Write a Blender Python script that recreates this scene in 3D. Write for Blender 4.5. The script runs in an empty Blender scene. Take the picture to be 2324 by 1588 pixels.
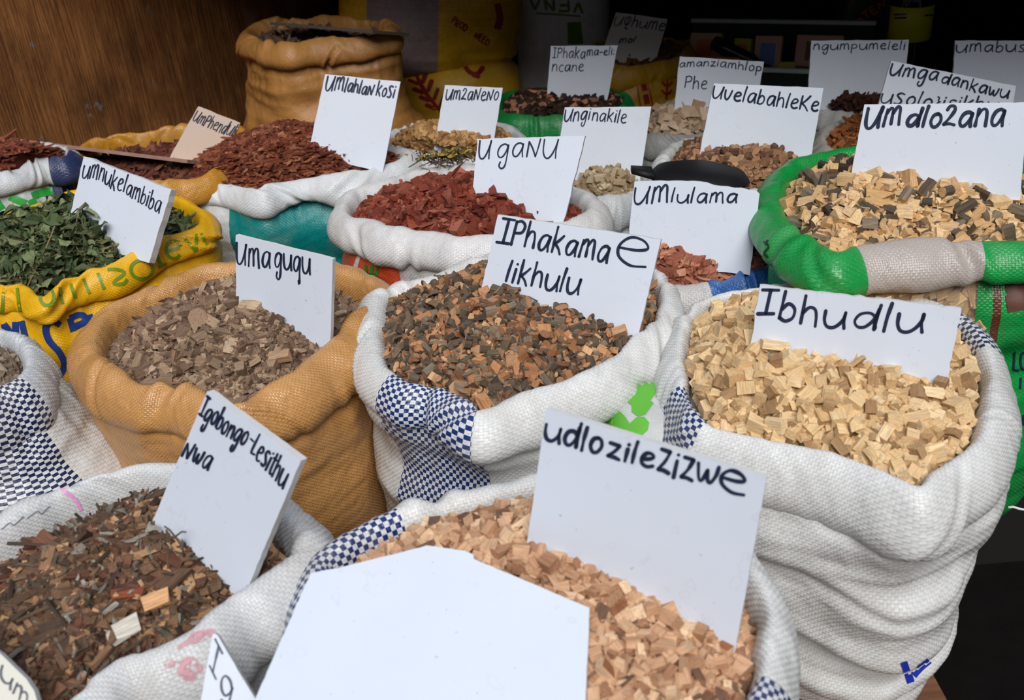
import bpy, math, random
import numpy as np
from mathutils import Vector
from mathutils.bvhtree import BVHTree

# ------------------------------------------------------------------ camera, world, light, exposure
FPX, PITCH, ROLL, CAMZ = 2200.0, math.radians(29), math.radians(5), 1.29
SC = bpy.context.scene
COL = SC.collection
_fw = np.array([0, math.cos(PITCH), -math.sin(PITCH)])
_rt0 = np.array([1.0, 0, 0]); _up0 = np.cross(_rt0, _fw)
_rt = _rt0 * math.cos(ROLL) - _up0 * math.sin(ROLL)
_up = _up0 * math.cos(ROLL) + _rt0 * math.sin(ROLL)
CAM = np.array([0, 0, CAMZ])
cd = bpy.data.cameras.new('camera')
cam = bpy.data.objects.new('camera', cd); COL.objects.link(cam)
cd.sensor_width = 36.0; cd.lens = 36.0 * FPX / 2324; cd.clip_start = 0.02
from mathutils import Matrix
M = Matrix([[_rt[i], _up[i], -_fw[i], CAM[i]] for i in range(3)] + [[0, 0, 0, 1]])
cam.matrix_world = M
cd.dof.use_dof = True; cd.dof.focus_distance = 1.32; cd.dof.aperture_fstop = 8.0
SC.camera = cam

w = bpy.data.worlds.new('overcast_sky'); SC.world = w; w.use_nodes = True
nt = w.node_tree; nt.nodes.clear()
_o = nt.nodes.new('ShaderNodeOutputWorld'); _b = nt.nodes.new('ShaderNodeBackground')
_tc = nt.nodes.new('ShaderNodeTexCoord'); _sx = nt.nodes.new('ShaderNodeSeparateXYZ')
_cr = nt.nodes.new('ShaderNodeValToRGB')
_cr.color_ramp.elements[0].position = 0.3; _cr.color_ramp.elements[0].color = (0.08, 0.085, 0.10, 1)
_cr.color_ramp.elements[1].position = 0.8; _cr.color_ramp.elements[1].color = (0.84, 0.93, 1.12, 1)
nt.links.new(_tc.outputs['Generated'], _sx.inputs[0]); nt.links.new(_sx.outputs['Z'], _cr.inputs[0])
nt.links.new(_cr.outputs[0], _b.inputs[0]); nt.links.new(_b.outputs[0], _o.inputs[0])
_b.inputs[1].default_value = 0.78
sd = bpy.data.lights.new('veiled_sun', 'SUN'); sd.energy = 3.15; sd.angle = math.radians(38); sd.color = (1.0, 0.985, 0.96)
so = bpy.data.objects.new('veiled_sun', sd); COL.objects.link(so)
so.rotation_euler = Vector((0.05, -0.92, 1.0)).to_track_quat('Z', 'Y').to_euler()
SC.view_settings.view_transform = 'Standard'; SC.view_settings.look = 'None'
SC.view_settings.exposure = 0.0; SC.view_settings.gamma = 1.0; SC.view_settings.use_curve_mapping = False

# ------------------------------------------------------------------ maths helpers
RNG = np.random.default_rng(7)
def ray(x, y):
    return _fw + _rt * ((x - 1162) / FPX) - _up * ((y - 794) / FPX)
def atz(x, y, z):
    d = ray(x, y); return CAM + d * ((z - CAMZ) / d[2])
def aty(x, y, Y):
    d = ray(x, y); return CAM + d * (Y / d[1])
def onplane(x, y, p0, n):
    d = ray(x, y); return CAM + d * (np.dot(p0 - CAM, n) / np.dot(d, n))
def _h(i, j, k, s):
    n = (i * 374761393 + j * 668265263 + k * 2147483647 + s * 974634777) & 0xFFFFFFFF
    n = ((n ^ (n >> 13)) * 1274126177) & 0xFFFFFFFF
    return ((n ^ (n >> 16)) & 0xFFFF) / 32767.5 - 1.0
def noise3(p, s=0):
    p = np.asarray(p, float); f = np.floor(p).astype(np.int64); t = p - f; t = t * t * t * (t * (t * 6 - 15) + 10)
    i, j, k = f[..., 0], f[..., 1], f[..., 2]; x, y, z = t[..., 0], t[..., 1], t[..., 2]
    def c(a, b, d): return _h(i + a, j + b, k + d, s)
    def L(a, b, q): return a + (b - a) * q
    return L(L(L(c(0,0,0), c(1,0,0), x), L(c(0,1,0), c(1,1,0), x), y), L(L(c(0,0,1), c(1,0,1), x), L(c(0,1,1), c(1,1,1), x), y), z)
def fbm(p, s=0, o=3):
    r = 0; a = 1.0; p = np.asarray(p, float)
    for i in range(o): r = r + a * noise3(p * (2 ** i), s + i * 17); a *= 0.5
    return r
def catmull(P, n, closed):
    P = np.asarray(P, float); m = len(P)
    if closed: Q = np.vstack([P[-1:], P, P[:2]])
    else: Q = np.vstack([2 * P[:1] - P[1:2], P, 2 * P[-1:] - P[-2:-1]])
    segs = m if closed else m - 1; out = []
    for i in range(segs):
        p0, p1, p2, p3 = Q[i], Q[i + 1], Q[i + 2], Q[i + 3]
        t = np.linspace(0, 1, 12, endpoint=False)[:, None]
        out.append(0.5 * (2 * p1 + (p2 - p0) * t + (2 * p0 - 5 * p1 + 4 * p2 - p3) * t ** 2 + (3 * p1 - p0 - 3 * p2 + p3) * t ** 3))
    out = np.vstack(out)
    out = np.vstack([out, out[:1] if closed else P[-1:]])
    L = np.r_[0, np.cumsum(np.linalg.norm(np.diff(out, axis=0), axis=1))]
    q = np.linspace(0, L[-1], n + 1 if closed else n)
    r = np.stack([np.interp(q, L, out[:, k]) for k in range(out.shape[1])], 1)
    return (r[:-1] if closed else r), L[-1]
def csmooth(A, k):
    ker = np.hanning(2 * k + 3)[1:-1]; ker /= ker.sum(); n = len(A)
    B = np.concatenate([A[-k:], A, A[:k]]) if n > k else A
    if A.ndim == 1: return np.convolve(B, ker, 'valid')
    return np.stack([np.convolve(B[:, i], ker, 'valid') for i in range(A.shape[1])], 1)

# ------------------------------------------------------------------ mesh helpers
def mesh_obj(name, V, loops, totals, mats, mi=None, smooth=False, uv=None, attrs=None, parent=None, origin=None):
    V = np.asarray(V, np.float32)
    if origin is None: origin = np.array([(V[:, 0].min() + V[:, 0].max()) / 2, (V[:, 1].min() + V[:, 1].max()) / 2, V[:, 2].min()])
    base = np.asarray(origin, float)
    me = bpy.data.meshes.new(name)
    loops = np.asarray(loops, np.int32).ravel(); totals = np.asarray(totals, np.int32)
    me.vertices.add(len(V)); me.vertices.foreach_set('co', (V - base).astype(np.float32).ravel())
    me.loops.add(len(loops)); me.loops.foreach_set('vertex_index', loops)
    me.polygons.add(len(totals))
    st = np.r_[0, np.cumsum(totals)[:-1]].astype(np.int32)
    me.polygons.foreach_set('loop_start', st); me.polygons.foreach_set('loop_total', totals)
    if mi is not None: me.polygons.foreach_set('material_index', np.asarray(mi, np.int32))
    me.polygons.foreach_set('use_smooth', np.full(len(totals), bool(smooth)))
    if uv is not None:
        l = me.uv_layers.new(name='UVMap'); l.data.foreach_set('uv', np.asarray(uv, np.float32).ravel())
    for k, (typ, dat) in (attrs or {}).items():
        a = me.attributes.new(k, typ, 'POINT')
        a.data.foreach_set('vector' if typ == 'FLOAT_VECTOR' else 'value', np.asarray(dat, np.float32).ravel())
    for m in (mats if isinstance(mats, list) else [mats]): me.materials.append(m)
    me.update(calc_edges=True); me.validate()
    o = bpy.data.objects.new(name, me); COL.objects.link(o)
    if parent is not None:
        o.parent = parent; o.location = base - np.array(parent.get('_loc', (0, 0, 0)))
    else: o.location = base
    o['_loc'] = [float(a) for a in base]
    return o
def tag(o, label=None, cat=None, group=None, kind=None):
    if label: o['label'] = label
    if cat: o['category'] = cat
    if group: o['group'] = group
    if kind: o['kind'] = kind
    return o
def empty(name, loc, label, cat, group=None):
    o = bpy.data.objects.new(name, None); COL.objects.link(o); o.location = loc; o['_loc'] = [float(a) for a in loc]
    o.empty_display_size = 0.05
    return tag(o, label, cat, group)
def grid(V, closed_cols, flip=False):
    R, C = V.shape[:2]; idx = np.arange(R * C).reshape(R, C)
    cs = C if closed_cols else C - 1
    j = np.arange(cs); jn = (j + 1) % C
    q = np.stack([idx[:-1][:, j], idx[:-1][:, jn], idx[1:][:, jn], idx[1:][:, j]], -1).reshape(-1, 4)
    return q[:, ::-1] if flip else q
def grid_normals(V):
    du = np.roll(V, -1, 1) - np.roll(V, 1, 1); dv = np.gradient(V, axis=0)
    n = np.cross(dv, du); return n / (np.linalg.norm(n, axis=-1, keepdims=True) + 1e-9)
class MB:
    """collects simple solids into one mesh"""
    def __init__(s): s.V = []; s.F = []; s.n = 0; s.M = []
    def add(s, V, F, m=0):
        V = np.asarray(V, float); s.V.append(V)
        for f in F: s.F.append([i + s.n for i in f]); s.M.append(m)
        s.n += len(V); return s
    def box(s, c, d, rot=None, m=0):
        c = np.array(c, float); h = np.array(d, float) / 2
        P = np.array([[x, y, z] for z in (-1, 1) for x, y in ((-1, -1), (1, -1), (1, 1), (-1, 1))]) * h
        if rot is not None: P = P @ np.array(rot).T
        return s.add(P + c, [(3, 2, 1, 0), (4, 5, 6, 7), (0, 1, 5, 4), (1, 2, 6, 5), (2, 3, 7, 6), (3, 0, 4, 7)], m)
    def lathe(s, c, prof, n=32, m=0, rot=None):
        c = np.array(c, float); V = []; F = []
        for r, z in prof:
            a = np.linspace(0, 2 * np.pi, n, endpoint=False)
            V.append(np.stack([r * np.cos(a), r * np.sin(a), np.full(n, z)], 1))
        V = np.vstack(V)
        for i in range(len(prof) - 1):
            for j in range(n): F.append((i * n + j, i * n + (j + 1) % n, (i + 1) * n + (j + 1) % n, (i + 1) * n + j))
        F.append(tuple(range(n))[::-1]); F.append(tuple(range((len(prof) - 1) * n, len(prof) * n)))
        if rot is not None: V = V @ np.array(rot).T
        return s.add(V + c, F, m)
    def tube(s, P, r, n=6, m=0):
        P = np.asarray(P, float); r = np.broadcast_to(r, (len(P),)); V = []; F = []
        T = np.gradient(P, axis=0); T /= np.linalg.norm(T, axis=1, keepdims=True) + 1e-9
        for i in range(len(P)):
            a = np.cross(T[i], [0.3, 0.2, 0.93]); a /= np.linalg.norm(a) + 1e-9; b = np.cross(T[i], a)
            for k in range(n):
                t = 2 * np.pi * k / n; V.append(P[i] + r[i] * (a * math.cos(t) + b * math.sin(t)))
        for i in range(len(P) - 1):
            for k in range(n): F.append((i * n + k, i * n + (k + 1) % n, (i + 1) * n + (k + 1) % n, (i + 1) * n + k))
        F.append(tuple(range(n))[::-1]); F.append(tuple(range((len(P) - 1) * n, len(P) * n)))
        return s.add(V, F, m)
    def build(s, name, mats, parent=None, smooth=False, bevel=0):
        V = np.vstack(s.V); o = mesh_obj(name, V, [i for f in s.F for i in f], [len(f) for f in s.F], mats, s.M, smooth, parent=parent)
        if bevel:
            b = o.modifiers.new('bevel', 'BEVEL'); b.width = bevel; b.segments = 2; b.limit_method = 'ANGLE'
        return o
def rotz(a): return np.array([[math.cos(a), -math.sin(a), 0], [math.sin(a), math.cos(a), 0], [0, 0, 1]])
def rotx(a): return np.array([[1, 0, 0], [0, math.cos(a), -math.sin(a)], [0, math.sin(a), math.cos(a)]])
def roty(a): return np.array([[math.cos(a), 0, math.sin(a)], [0, 1, 0], [-math.sin(a), 0, math.cos(a)]])

# ------------------------------------------------------------------ materials
class NT:
    def __init__(s, name):
        s.m = bpy.data.materials.new(name); s.m.use_nodes = True; s.t = s.m.node_tree
        s.b = s.t.nodes['Principled BSDF']; s.out = s.t.nodes['Material Output']
    def n(s, typ, **k):
        x = s.t.nodes.new(typ)
        for a, v in k.items(): setattr(x, a, v)
        return x
    def l(s, a, b): s.t.links.new(a, b)
    def math(s, op, a, b=None, c=None):
        x = s.n('ShaderNodeMath', operation=op)
        for i, v in enumerate((a, b, c)):
            if v is None: continue
            if isinstance(v, (int, float)): x.inputs[i].default_value = v
            else: s.l(v, x.inputs[i])
        return x.outputs[0]
    def mix(s, f, a, b, bt='MIX'):
        x = s.n('ShaderNodeMix', data_type='RGBA', blend_type=bt)
        for i, v in ((0, f), (6, a), (7, b)):
            if isinstance(v, (int, float)): x.inputs[i].default_value = v
            elif isinstance(v, tuple): x.inputs[i].default_value = v + (1,)
            else: s.l(v, x.inputs[i])
        return x.outputs[2]
    def noise(s, vec, scale, detail=3, rough=0.5):
        x = s.n('ShaderNodeTexNoise'); x.inputs['Scale'].default_value = scale; x.inputs['Detail'].default_value = detail
        x.inputs['Roughness'].default_value = rough
        if vec is not None: s.l(vec, x.inputs['Vector'])
        return x.outputs['Fac']
    def ramp(s, f, stops, interp='LINEAR'):
        x = s.n('ShaderNodeValToRGB'); e = x.color_ramp.elements; x.color_ramp.interpolation = interp
        while len(e) < len(stops): e.new(0.5)
        for i, (p, c) in enumerate(stops):
            e[i].position = p; e[i].color = tuple(c) + (1,) if len(c) == 3 else c
        s.l(f, x.inputs[0]); return x.outputs[0]
    def scale(s, vec, v):
        x = s.n('ShaderNodeVectorMath', operation='MULTIPLY'); s.l(vec, x.inputs[0]); x.inputs[1].default_value = v; return x.outputs[0]
    def bump(s, h, dist, strength=1.0):
        x = s.n('ShaderNodeBump'); x.inputs['Distance'].default_value = dist; x.inputs['Strength'].default_value = strength
        s.l(h, x.inputs['Height']); s.l(x.outputs[0], s.b.inputs['Normal'])
    def pos(s): return s.n('ShaderNodeNewGeometry').outputs['Position']
def S(r, g, b):
    f = lambda c: (c / 255) / 12.92 if c <= 10 else ((c / 255 + 0.055) / 1.055) ** 2.4
    return (f(r), f(g), f(b))
def plain(name, c, rough=0.6, var=0.12, scale=30, spec=0.4, bump=0.0):
    t = NT(name); f = t.noise(t.pos(), scale, 4)
    t.l(t.mix(f, tuple(x * (1 - var) for x in c), tuple(min(1, x * (1 + var)) for x in c)), t.b.inputs['Base Color'])
    t.b.inputs['Roughness'].default_value = rough; t.b.inputs['Specular IOR Level'].default_value = spec
    if bump: t.bump(f, bump)
    return t.m
BLUE = S(12, 42, 98); NAVY = S(20, 34, 72)
WHITE = (0.62, 0.615, 0.59)
def fabric(name, base, bands=(), weave=0.0035, rough=0.36, dirt=(0.36, 0.31, 0.25), dirtamt=0.3, wv=0.15, chk=0.0052, spec=0.45, wrink=5.0, bstr=0.62):
    """woven plastic sacking; bands = (u0, u1, kind, colour) in metres round the sack"""
    t = NT(name); uv = t.n('ShaderNodeUVMap').outputs[0]
    s = t.n('ShaderNodeSeparateXYZ'); t.l(uv, s.inputs[0]); u, v = s.outputs[0], s.outputs[1]
    pos = t.pos()
    # plain weave
    pu = t.math('MULTIPLY', u, math.pi / weave); pv = t.math('MULTIPLY', v, math.pi / weave)
    a = t.math('ABSOLUTE', t.math('SINE', pu)); b = t.math('ABSOLUTE', t.math('SINE', pv))
    su = t.math('FLOOR', t.math('DIVIDE', u, weave)); sv = t.math('FLOOR', t.math('DIVIDE', v, weave))
    ck = t.math('FLOORED_MODULO', t.math('ADD', su, sv), 2.0)
    h = t.math('ADD', t.math('MULTIPLY', a, ck), t.math('MULTIPLY', b, t.math('SUBTRACT', 1.0, ck)))
    h = t.math('POWER', h, 0.6)
    n1 = t.noise(pos, 14, 4, 0.6); n2 = t.noise(pos, 90, 3); n3 = t.math('ABSOLUTE', t.math('SUBTRACT', t.noise(pos, 26, 5, 0.55), 0.5))
    tape = t.n('ShaderNodeTexWhiteNoise', noise_dimensions='2D'); cmb = t.n('ShaderNodeCombineXYZ'); t.l(su, cmb.inputs[0]); t.l(sv, cmb.inputs[1]); t.l(cmb.outputs[0], tape.inputs['Vector'])
    col = base
    first = True
    for (u0, u1, kind, c) in bands:
        m = t.math('MULTIPLY', t.math('GREATER_THAN', u, u0), t.math('LESS_THAN', u, u1))
        if kind == 'check':
            cu = t.math('FLOOR', t.math('DIVIDE', u, chk)); cv = t.math('FLOOR', t.math('DIVIDE', v, chk))
            q = t.math('FLOORED_MODULO', t.math('ADD', cu, cv), 2.0)
            cc = t.mix(q, (0.60, 0.61, 0.62), c)
        else: cc = c
        col = t.mix(m, col, cc)
    shade = t.math('ADD', 1.0 - wv, t.math('MULTIPLY', h, wv * 0.75)); shade = t.math('ADD', shade, t.math('MULTIPLY', tape.outputs[0], wv * 0.5))
    g = t.n('ShaderNodeCombineColor'); [t.l(shade, g.inputs[i]) for i in range(3)]
    col = t.mix(1.0, col, g.outputs[0], 'MULTIPLY')
    d = t.math('MULTIPLY', t.ramp(n1, [(0.45, (0, 0, 0)), (0.78, (1, 1, 1))]), dirtamt)
    col = t.mix(d, col, dirt)
    t.l(col, t.b.inputs['Base Color'])
    t.b.inputs['Roughness'].default_value = rough; t.b.inputs['Specular IOR Level'].default_value = spec
    hh = t.math('ADD', t.math('ADD', t.math('MULTIPLY', h, 0.5), t.math('MULTIPLY', n2, 0.9)), t.math('MULTIPLY', n3, -wrink))
    t.bump(hh, 0.0011, bstr)
    return t.m
def chip_mat(name, palette, grain=0.35, rough=0.75):
    t = NT(name); at = t.n('ShaderNodeAttribute', attribute_name='loc'); rn = t.n('ShaderNodeAttribute', attribute_name='rnd')
    k = len(palette); stops = [((i + 0.5) / k, c) for i, c in enumerate(palette)]
    col = t.ramp(rn.outputs['Fac'], stops)
    ad = t.n('ShaderNodeVectorMath', operation='ADD'); t.l(t.scale(at.outputs['Vector'], (60, 520, 520)), ad.inputs[0])
    cm = t.n('ShaderNodeCombineXYZ'); t.l(t.math('MULTIPLY', rn.outputs['Fac'], 977.0), cm.inputs[0]); t.l(cm.outputs[0], ad.inputs[1])
    f = t.noise(ad.outputs[0], 1.0, 3, 0.6)
    sh = t.ramp(f, [(0.3, (1 - grain,) * 3), (0.65, (1.08,) * 3)])
    col = t.mix(1.0, col, sh, 'MULTIPLY')
    t.l(col, t.b.inputs['Base Color']); t.b.inputs['Roughness'].default_value = rough; t.b.inputs['Specular IOR Level'].default_value = 0.2
    t.bump(f, 0.0006, 0.7)
    return t.m
def sign_mat(name, c=(0.60, 0.64, 0.715), grime=0.12):
    t = NT(name); p = t.pos()
    n = t.noise(p, 9, 5, 0.6); sp = t.noise(p, 210, 2); st = t.noise(p, 40, 2)
    col = t.mix(t.math('MULTIPLY', t.ramp(n, [(0.4, (0, 0, 0)), (0.8, (1, 1, 1))]), grime), c, (0.45, 0.43, 0.40))
    spots = t.math('MULTIPLY', t.ramp(sp, [(0.735, (0, 0, 0)), (0.76, (1, 1, 1))]), 0.5)
    col = t.mix(spots, col, (0.25, 0.21, 0.18))
    rings = t.math('MULTIPLY', t.ramp(st, [(0.655, (0, 0, 0)), (0.67, (1, 1, 1)), (0.69, (0, 0, 0))]), 0.14)
    col = t.mix(rings, col, (0.40, 0.30, 0.22))
    t.l(col, t.b.inputs['Base Color']); t.b.inputs['Roughness'].default_value = 0.5; t.b.inputs['Specular IOR Level'].default_value = 0.35
    return t.m
M_SIGN = sign_mat('white_foam_board')
M_EDGE = plain('board_edge', (0.58, 0.58, 0.57), 0.7, 0.1, 60)
M_CARD = sign_mat('tan_card', S(196, 170, 150), 0.5)
M_INK = plain('navy_marker_ink', (0.016, 0.022, 0.05), 0.35, 0.5, 160)

# ------------------------------------------------------------------ sack builder
Z0 = 0.30                                  # top of the low timber platform
SACK_PLAN = {}
def crest_curve(px, zr, N=300):
    pts = []
    for p in px:
        z = zr + (p[2] if len(p) > 2 else 0.0)
        pts.append(atz(p[0], p[1], z))
    C, L = catmull(pts, N, True)
    A = np.sum(C[:, 0] * np.roll(C[:, 1], -1) - C[:, 1] * np.roll(C[:, 0], -1))
    if A < 0: C = C[::-1]
    return C, L
def plan_normals(C, k):
    T = np.roll(C, -1, 0) - np.roll(C, 1, 0); T = T[:, :2]
    n = np.stack([T[:, 1], -T[:, 0]], 1); n = csmooth(n, k); n /= np.linalg.norm(n, axis=1, keepdims=True) + 1e-9
    return n
class Sack: pass
def make_sack(key, px, zr, label, mat_rim, mat_body, w=0.034, d=0.062, bulge=0.03, zb=Z0, prof=None, seed=0,
              wr=1.0, folds=(), group='open sacks of chopped herbs and bark', N=300, name='woven_sack', clip=True, pin=7, rel=1.0):
    """open sack: inside wall, rolled-down rim (child), body. mat_* may be callables given (u_of_pixel)"""
    S_ = Sack(); C, L = crest_curve(px, zr, N); S_.C, S_.L, S_.zr = C, L, zr
    cen = C[:, :2].mean(0); S_.cen = cen
    n = plan_normals(C, 14); th = np.linspace(0, 2 * np.pi, N, endpoint=False)
    cs = np.stack([np.cos(th), np.sin(th)], 1)
    def u_of(x, y):
        p = atz(x, y, zr); return float(np.argmin(np.linalg.norm(C[:, :2] - p[:2], axis=1)) / N * L)
    S_.u_of = u_of
    rs = np.random.default_rng(seed + 100)
    W = w * (1 + 0.22 * noise3(np.c_[cs * 1.6, np.full(N, seed + .5)], seed)); D = d * (1 + 0.22 * noise3(np.c_[cs * 1.9, np.full(N, seed + 9.5)], seed + 3))
    # rolled rim cross-section
    prof_c = np.array([(-0.3, -1.5), (-0.28, -0.9), (-0.2, -0.35), (-0.05, -0.06), (0.14, 0.03), (0.36, 0.0), (0.66, -0.16), (0.9, -0.42), (1.0, -0.68), (0.92, -0.9), (0.7, -1.02), (0.45, -0.98), (0.25, -0.8), (0.15, -0.5)])
    pc, _ = catmull(np.c_[prof_c, np.zeros(len(prof_c))], 44, False)
    R = len(pc)
    V = np.zeros((R, N, 3))
    V[..., :2] = C[None, :, :2] + n[None] * (pc[:, 0][:, None] * W[None])[..., None]
    V[..., 2] = C[None, :, 2] + pc[:, 1][:, None] * D[None]
    nn = grid_normals(V)
    tt = np.linspace(0, 1, R)[:, None]
    q = np.stack([np.broadcast_to(cs[:, 0] * 9, (R, N)), np.broadcast_to(cs[:, 1] * 9, (R, N)), np.broadcast_to(tt * 2.0 + seed, (R, N))], -1)
    sk = q.copy(); ang = 0.9 * tt * np.sign(math.sin(seed * 3.1) + .01)
    c2 = np.cos(th[None] + ang); s2 = np.sin(th[None] + ang); sk[..., 0] = c2 * 11; sk[..., 1] = s2 * 11
    disp = wr * (0.0042 * fbm(q * 0.33, seed, 2) + 0.0011 * (1 - 2 * np.abs(noise3(sk, seed + 5))) * (0.4 + noise3(q * 0.4, seed + 77)) + 0.0005 * fbm(q * 2.2, seed + 8, 2))
    outer = np.clip((tt - 0.2) / 0.2, 0, 1)
    for i in range(pin):
        s0 = (i + rs.uniform(0, .8)) / pin * 2 * np.pi; sl = rs.uniform(-1.4, 1.4); sg = rs.uniform(0.022, 0.06); am = rs.uniform(0.003, 0.008) * wr; t0 = rs.uniform(.3, .95); win = np.exp(-((tt - t0) / rs.uniform(.15, .4)) ** 2)
        dth = (th[None] - s0 - sl * (tt - 0.5) + np.pi) % (2 * np.pi) - np.pi
        disp -= am * np.exp(-(dth / sg) ** 2) * outer * win
        disp += am * 0.55 * np.exp(-((np.abs(dth) - 2.0 * sg) / (sg * .8)) ** 2) * outer * win
    fade = np.clip(tt / 0.15, 0.25, 1)
    V = V + nn * (disp * fade)[..., None] * rel
    vv = np.r_[0, np.cumsum(np.linalg.norm(np.diff(V, axis=0), axis=2).mean(1))]
    S_.rimV = V
    # body
    Rb = 84; zn = np.linspace(0, 1, Rb)
    if prof is None: prof = [(0, 0.3 * w), (0.1, 0.35 * w + bulge * .35), (0.3, bulge * .85), (0.5, bulge), (0.72, bulge * .9), (0.88, bulge * 0.45), (0.96, -0.01), (1.0, -0.05)]
    po = np.interp(zn, [a for a, _ in prof], [b for _, b in prof]); po = np.convolve(np.r_[[po[0]] * 2, po, [po[-1]] * 2], np.ones(5) / 5, 'valid')
    Csm = csmooth(C, 26); nsm = plan_normals(Csm, 20)
    B = np.zeros((Rb, N, 3)); k = np.clip(zn / 0.25, 0, 1)[:, None, None]
    B[..., :2] = (C[None, :, :2] * (1 - k) + Csm[None, :, :2] * k) + (n[None] * (1 - k) + nsm[None] * k) * po[:, None, None]
    ztop = C[:, 2] - 0.62 * D
    B[..., 2] = ztop[None] + (zb - ztop)[None] * zn[:, None]
    nb = grid_normals(B)
    qz = np.broadcast_to(zn[:, None], (Rb, N)); H = zr - zb
    qq = np.stack([np.broadcast_to(cs[:, 0], (Rb, N)), np.broadcast_to(cs[:, 1], (Rb, N)), qz * H / 0.17], -1)
    db = 0.011 * fbm(qq * np.array([1.4, 1.4, 2.2]), seed + 21, 2)
    db += wr * 0.0022 * (1 - 2 * np.abs(noise3(qq * np.array([1.6, 1.6, 5.0]) + seed, seed + 31)))
    db += wr * 0.0008 * (1 - 2 * np.abs(fbm(qq * np.array([4.5, 4.5, 18.0]) + 3.3, seed + 41, 2)))
    db += wr * 0.0022 * (1 - 2 * np.abs(noise3(qq * np.array([9.0, 9.0, 2.0]) + seed, seed + 61))) * np.exp(-(qz / 0.18) ** 2)
    for (f0, am, sg, wob) in folds:
        zc = f0 + wob * noise3(np.c_[cs * 1.1, np.full(N, f0 * 9 + seed)], seed + 51)[None]
        e = (qz - zc) / sg
        db += -am * np.exp(-e ** 2) + am * 0.8 * np.exp(-((e + 2.0) / 1.4) ** 2)
    endf = np.clip((1 - zn) / 0.06, 0, 1)[:, None]
    B = B + nb * (db * endf)[..., None]
    if clip:
        r1 = np.linalg.norm(C[:, :2] - cen, axis=1).mean()
        for k2, (c2, r2) in SACK_PLAN.items():
            if k2 == key: continue
            dv = np.array(c2) - cen; dd = np.linalg.norm(dv)
            if dd > r1 + r2 + 0.16 or dd < 0.1: continue
            e = dv / dd; tlim = dd * r1 / (r1 + r2) + 0.004
            qd = (B[..., 0] - cen[0]) * e[0] + (B[..., 1] - cen[1]) * e[1]
            ov = np.clip(qd - tlim, 0, .08); B[..., 0] -= ov * e[0]; B[..., 1] -= ov * e[1]
    B[..., 2] = np.maximum(B[..., 2], zb)
    S_.bodyV = B
    vb = np.r_[0, np.cumsum(np.linalg.norm(np.diff(B, axis=0), axis=2).mean(1))] + 0.3
    if callable(mat_rim): mat_rim = mat_rim(u_of)
    if callable(mat_body): mat_body = mat_body(u_of)
    root = empty(name, (cen[0], cen[1], zb), label, 'sack', group); S_.root = root
    def put(nm, V, v, mat):
        R_, C_ = V.shape[:2]; F = grid(V, True, True)
        us = np.arange(C_ + 1) / C_ * L
        j = np.tile(np.arange(C_), R_ - 1); i = np.repeat(np.arange(R_ - 1), C_)
        uv = np.stack([np.stack([us[j], v[i]], 1), np.stack([us[j + 1], v[i]], 1), np.stack([us[j + 1], v[i + 1]], 1), np.stack([us[j], v[i + 1]], 1)], 1)
        uv = uv[:, ::-1]; VV = V.reshape(-1, 3); lo = F.ravel(); to = np.full(len(F), 4); uvs = uv.reshape(-1, 2)
        if nm == 'sack_body':
            last = np.arange((R_ - 1) * C_, R_ * C_); lo = np.r_[lo, last]; to = np.r_[to, C_]; uvs = np.vstack([uvs, np.zeros((C_, 2))])
        return mesh_obj(nm, VV, lo, to, mat, None, True, uvs, parent=root)
    S_.body = put('sack_body', B, vb, mat_body); S_.rim = put('rolled_rim', V, vv, mat_rim)
    S_.bvh = None
    return S_
def sack_bvh(S_, which='both'):
    P = []; F = []; n = 0
    for V in ([S_.rimV, S_.bodyV] if which == 'both' else [S_.bodyV] if which == 'body' else [S_.rimV]):
        F += [tuple(int(a) + n for a in f) for f in grid(V, True)]; P += [tuple(p) for p in V.reshape(-1, 3)]; n += V.shape[0] * V.shape[1]
    return BVHTree.FromPolygons(P, F)

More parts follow.
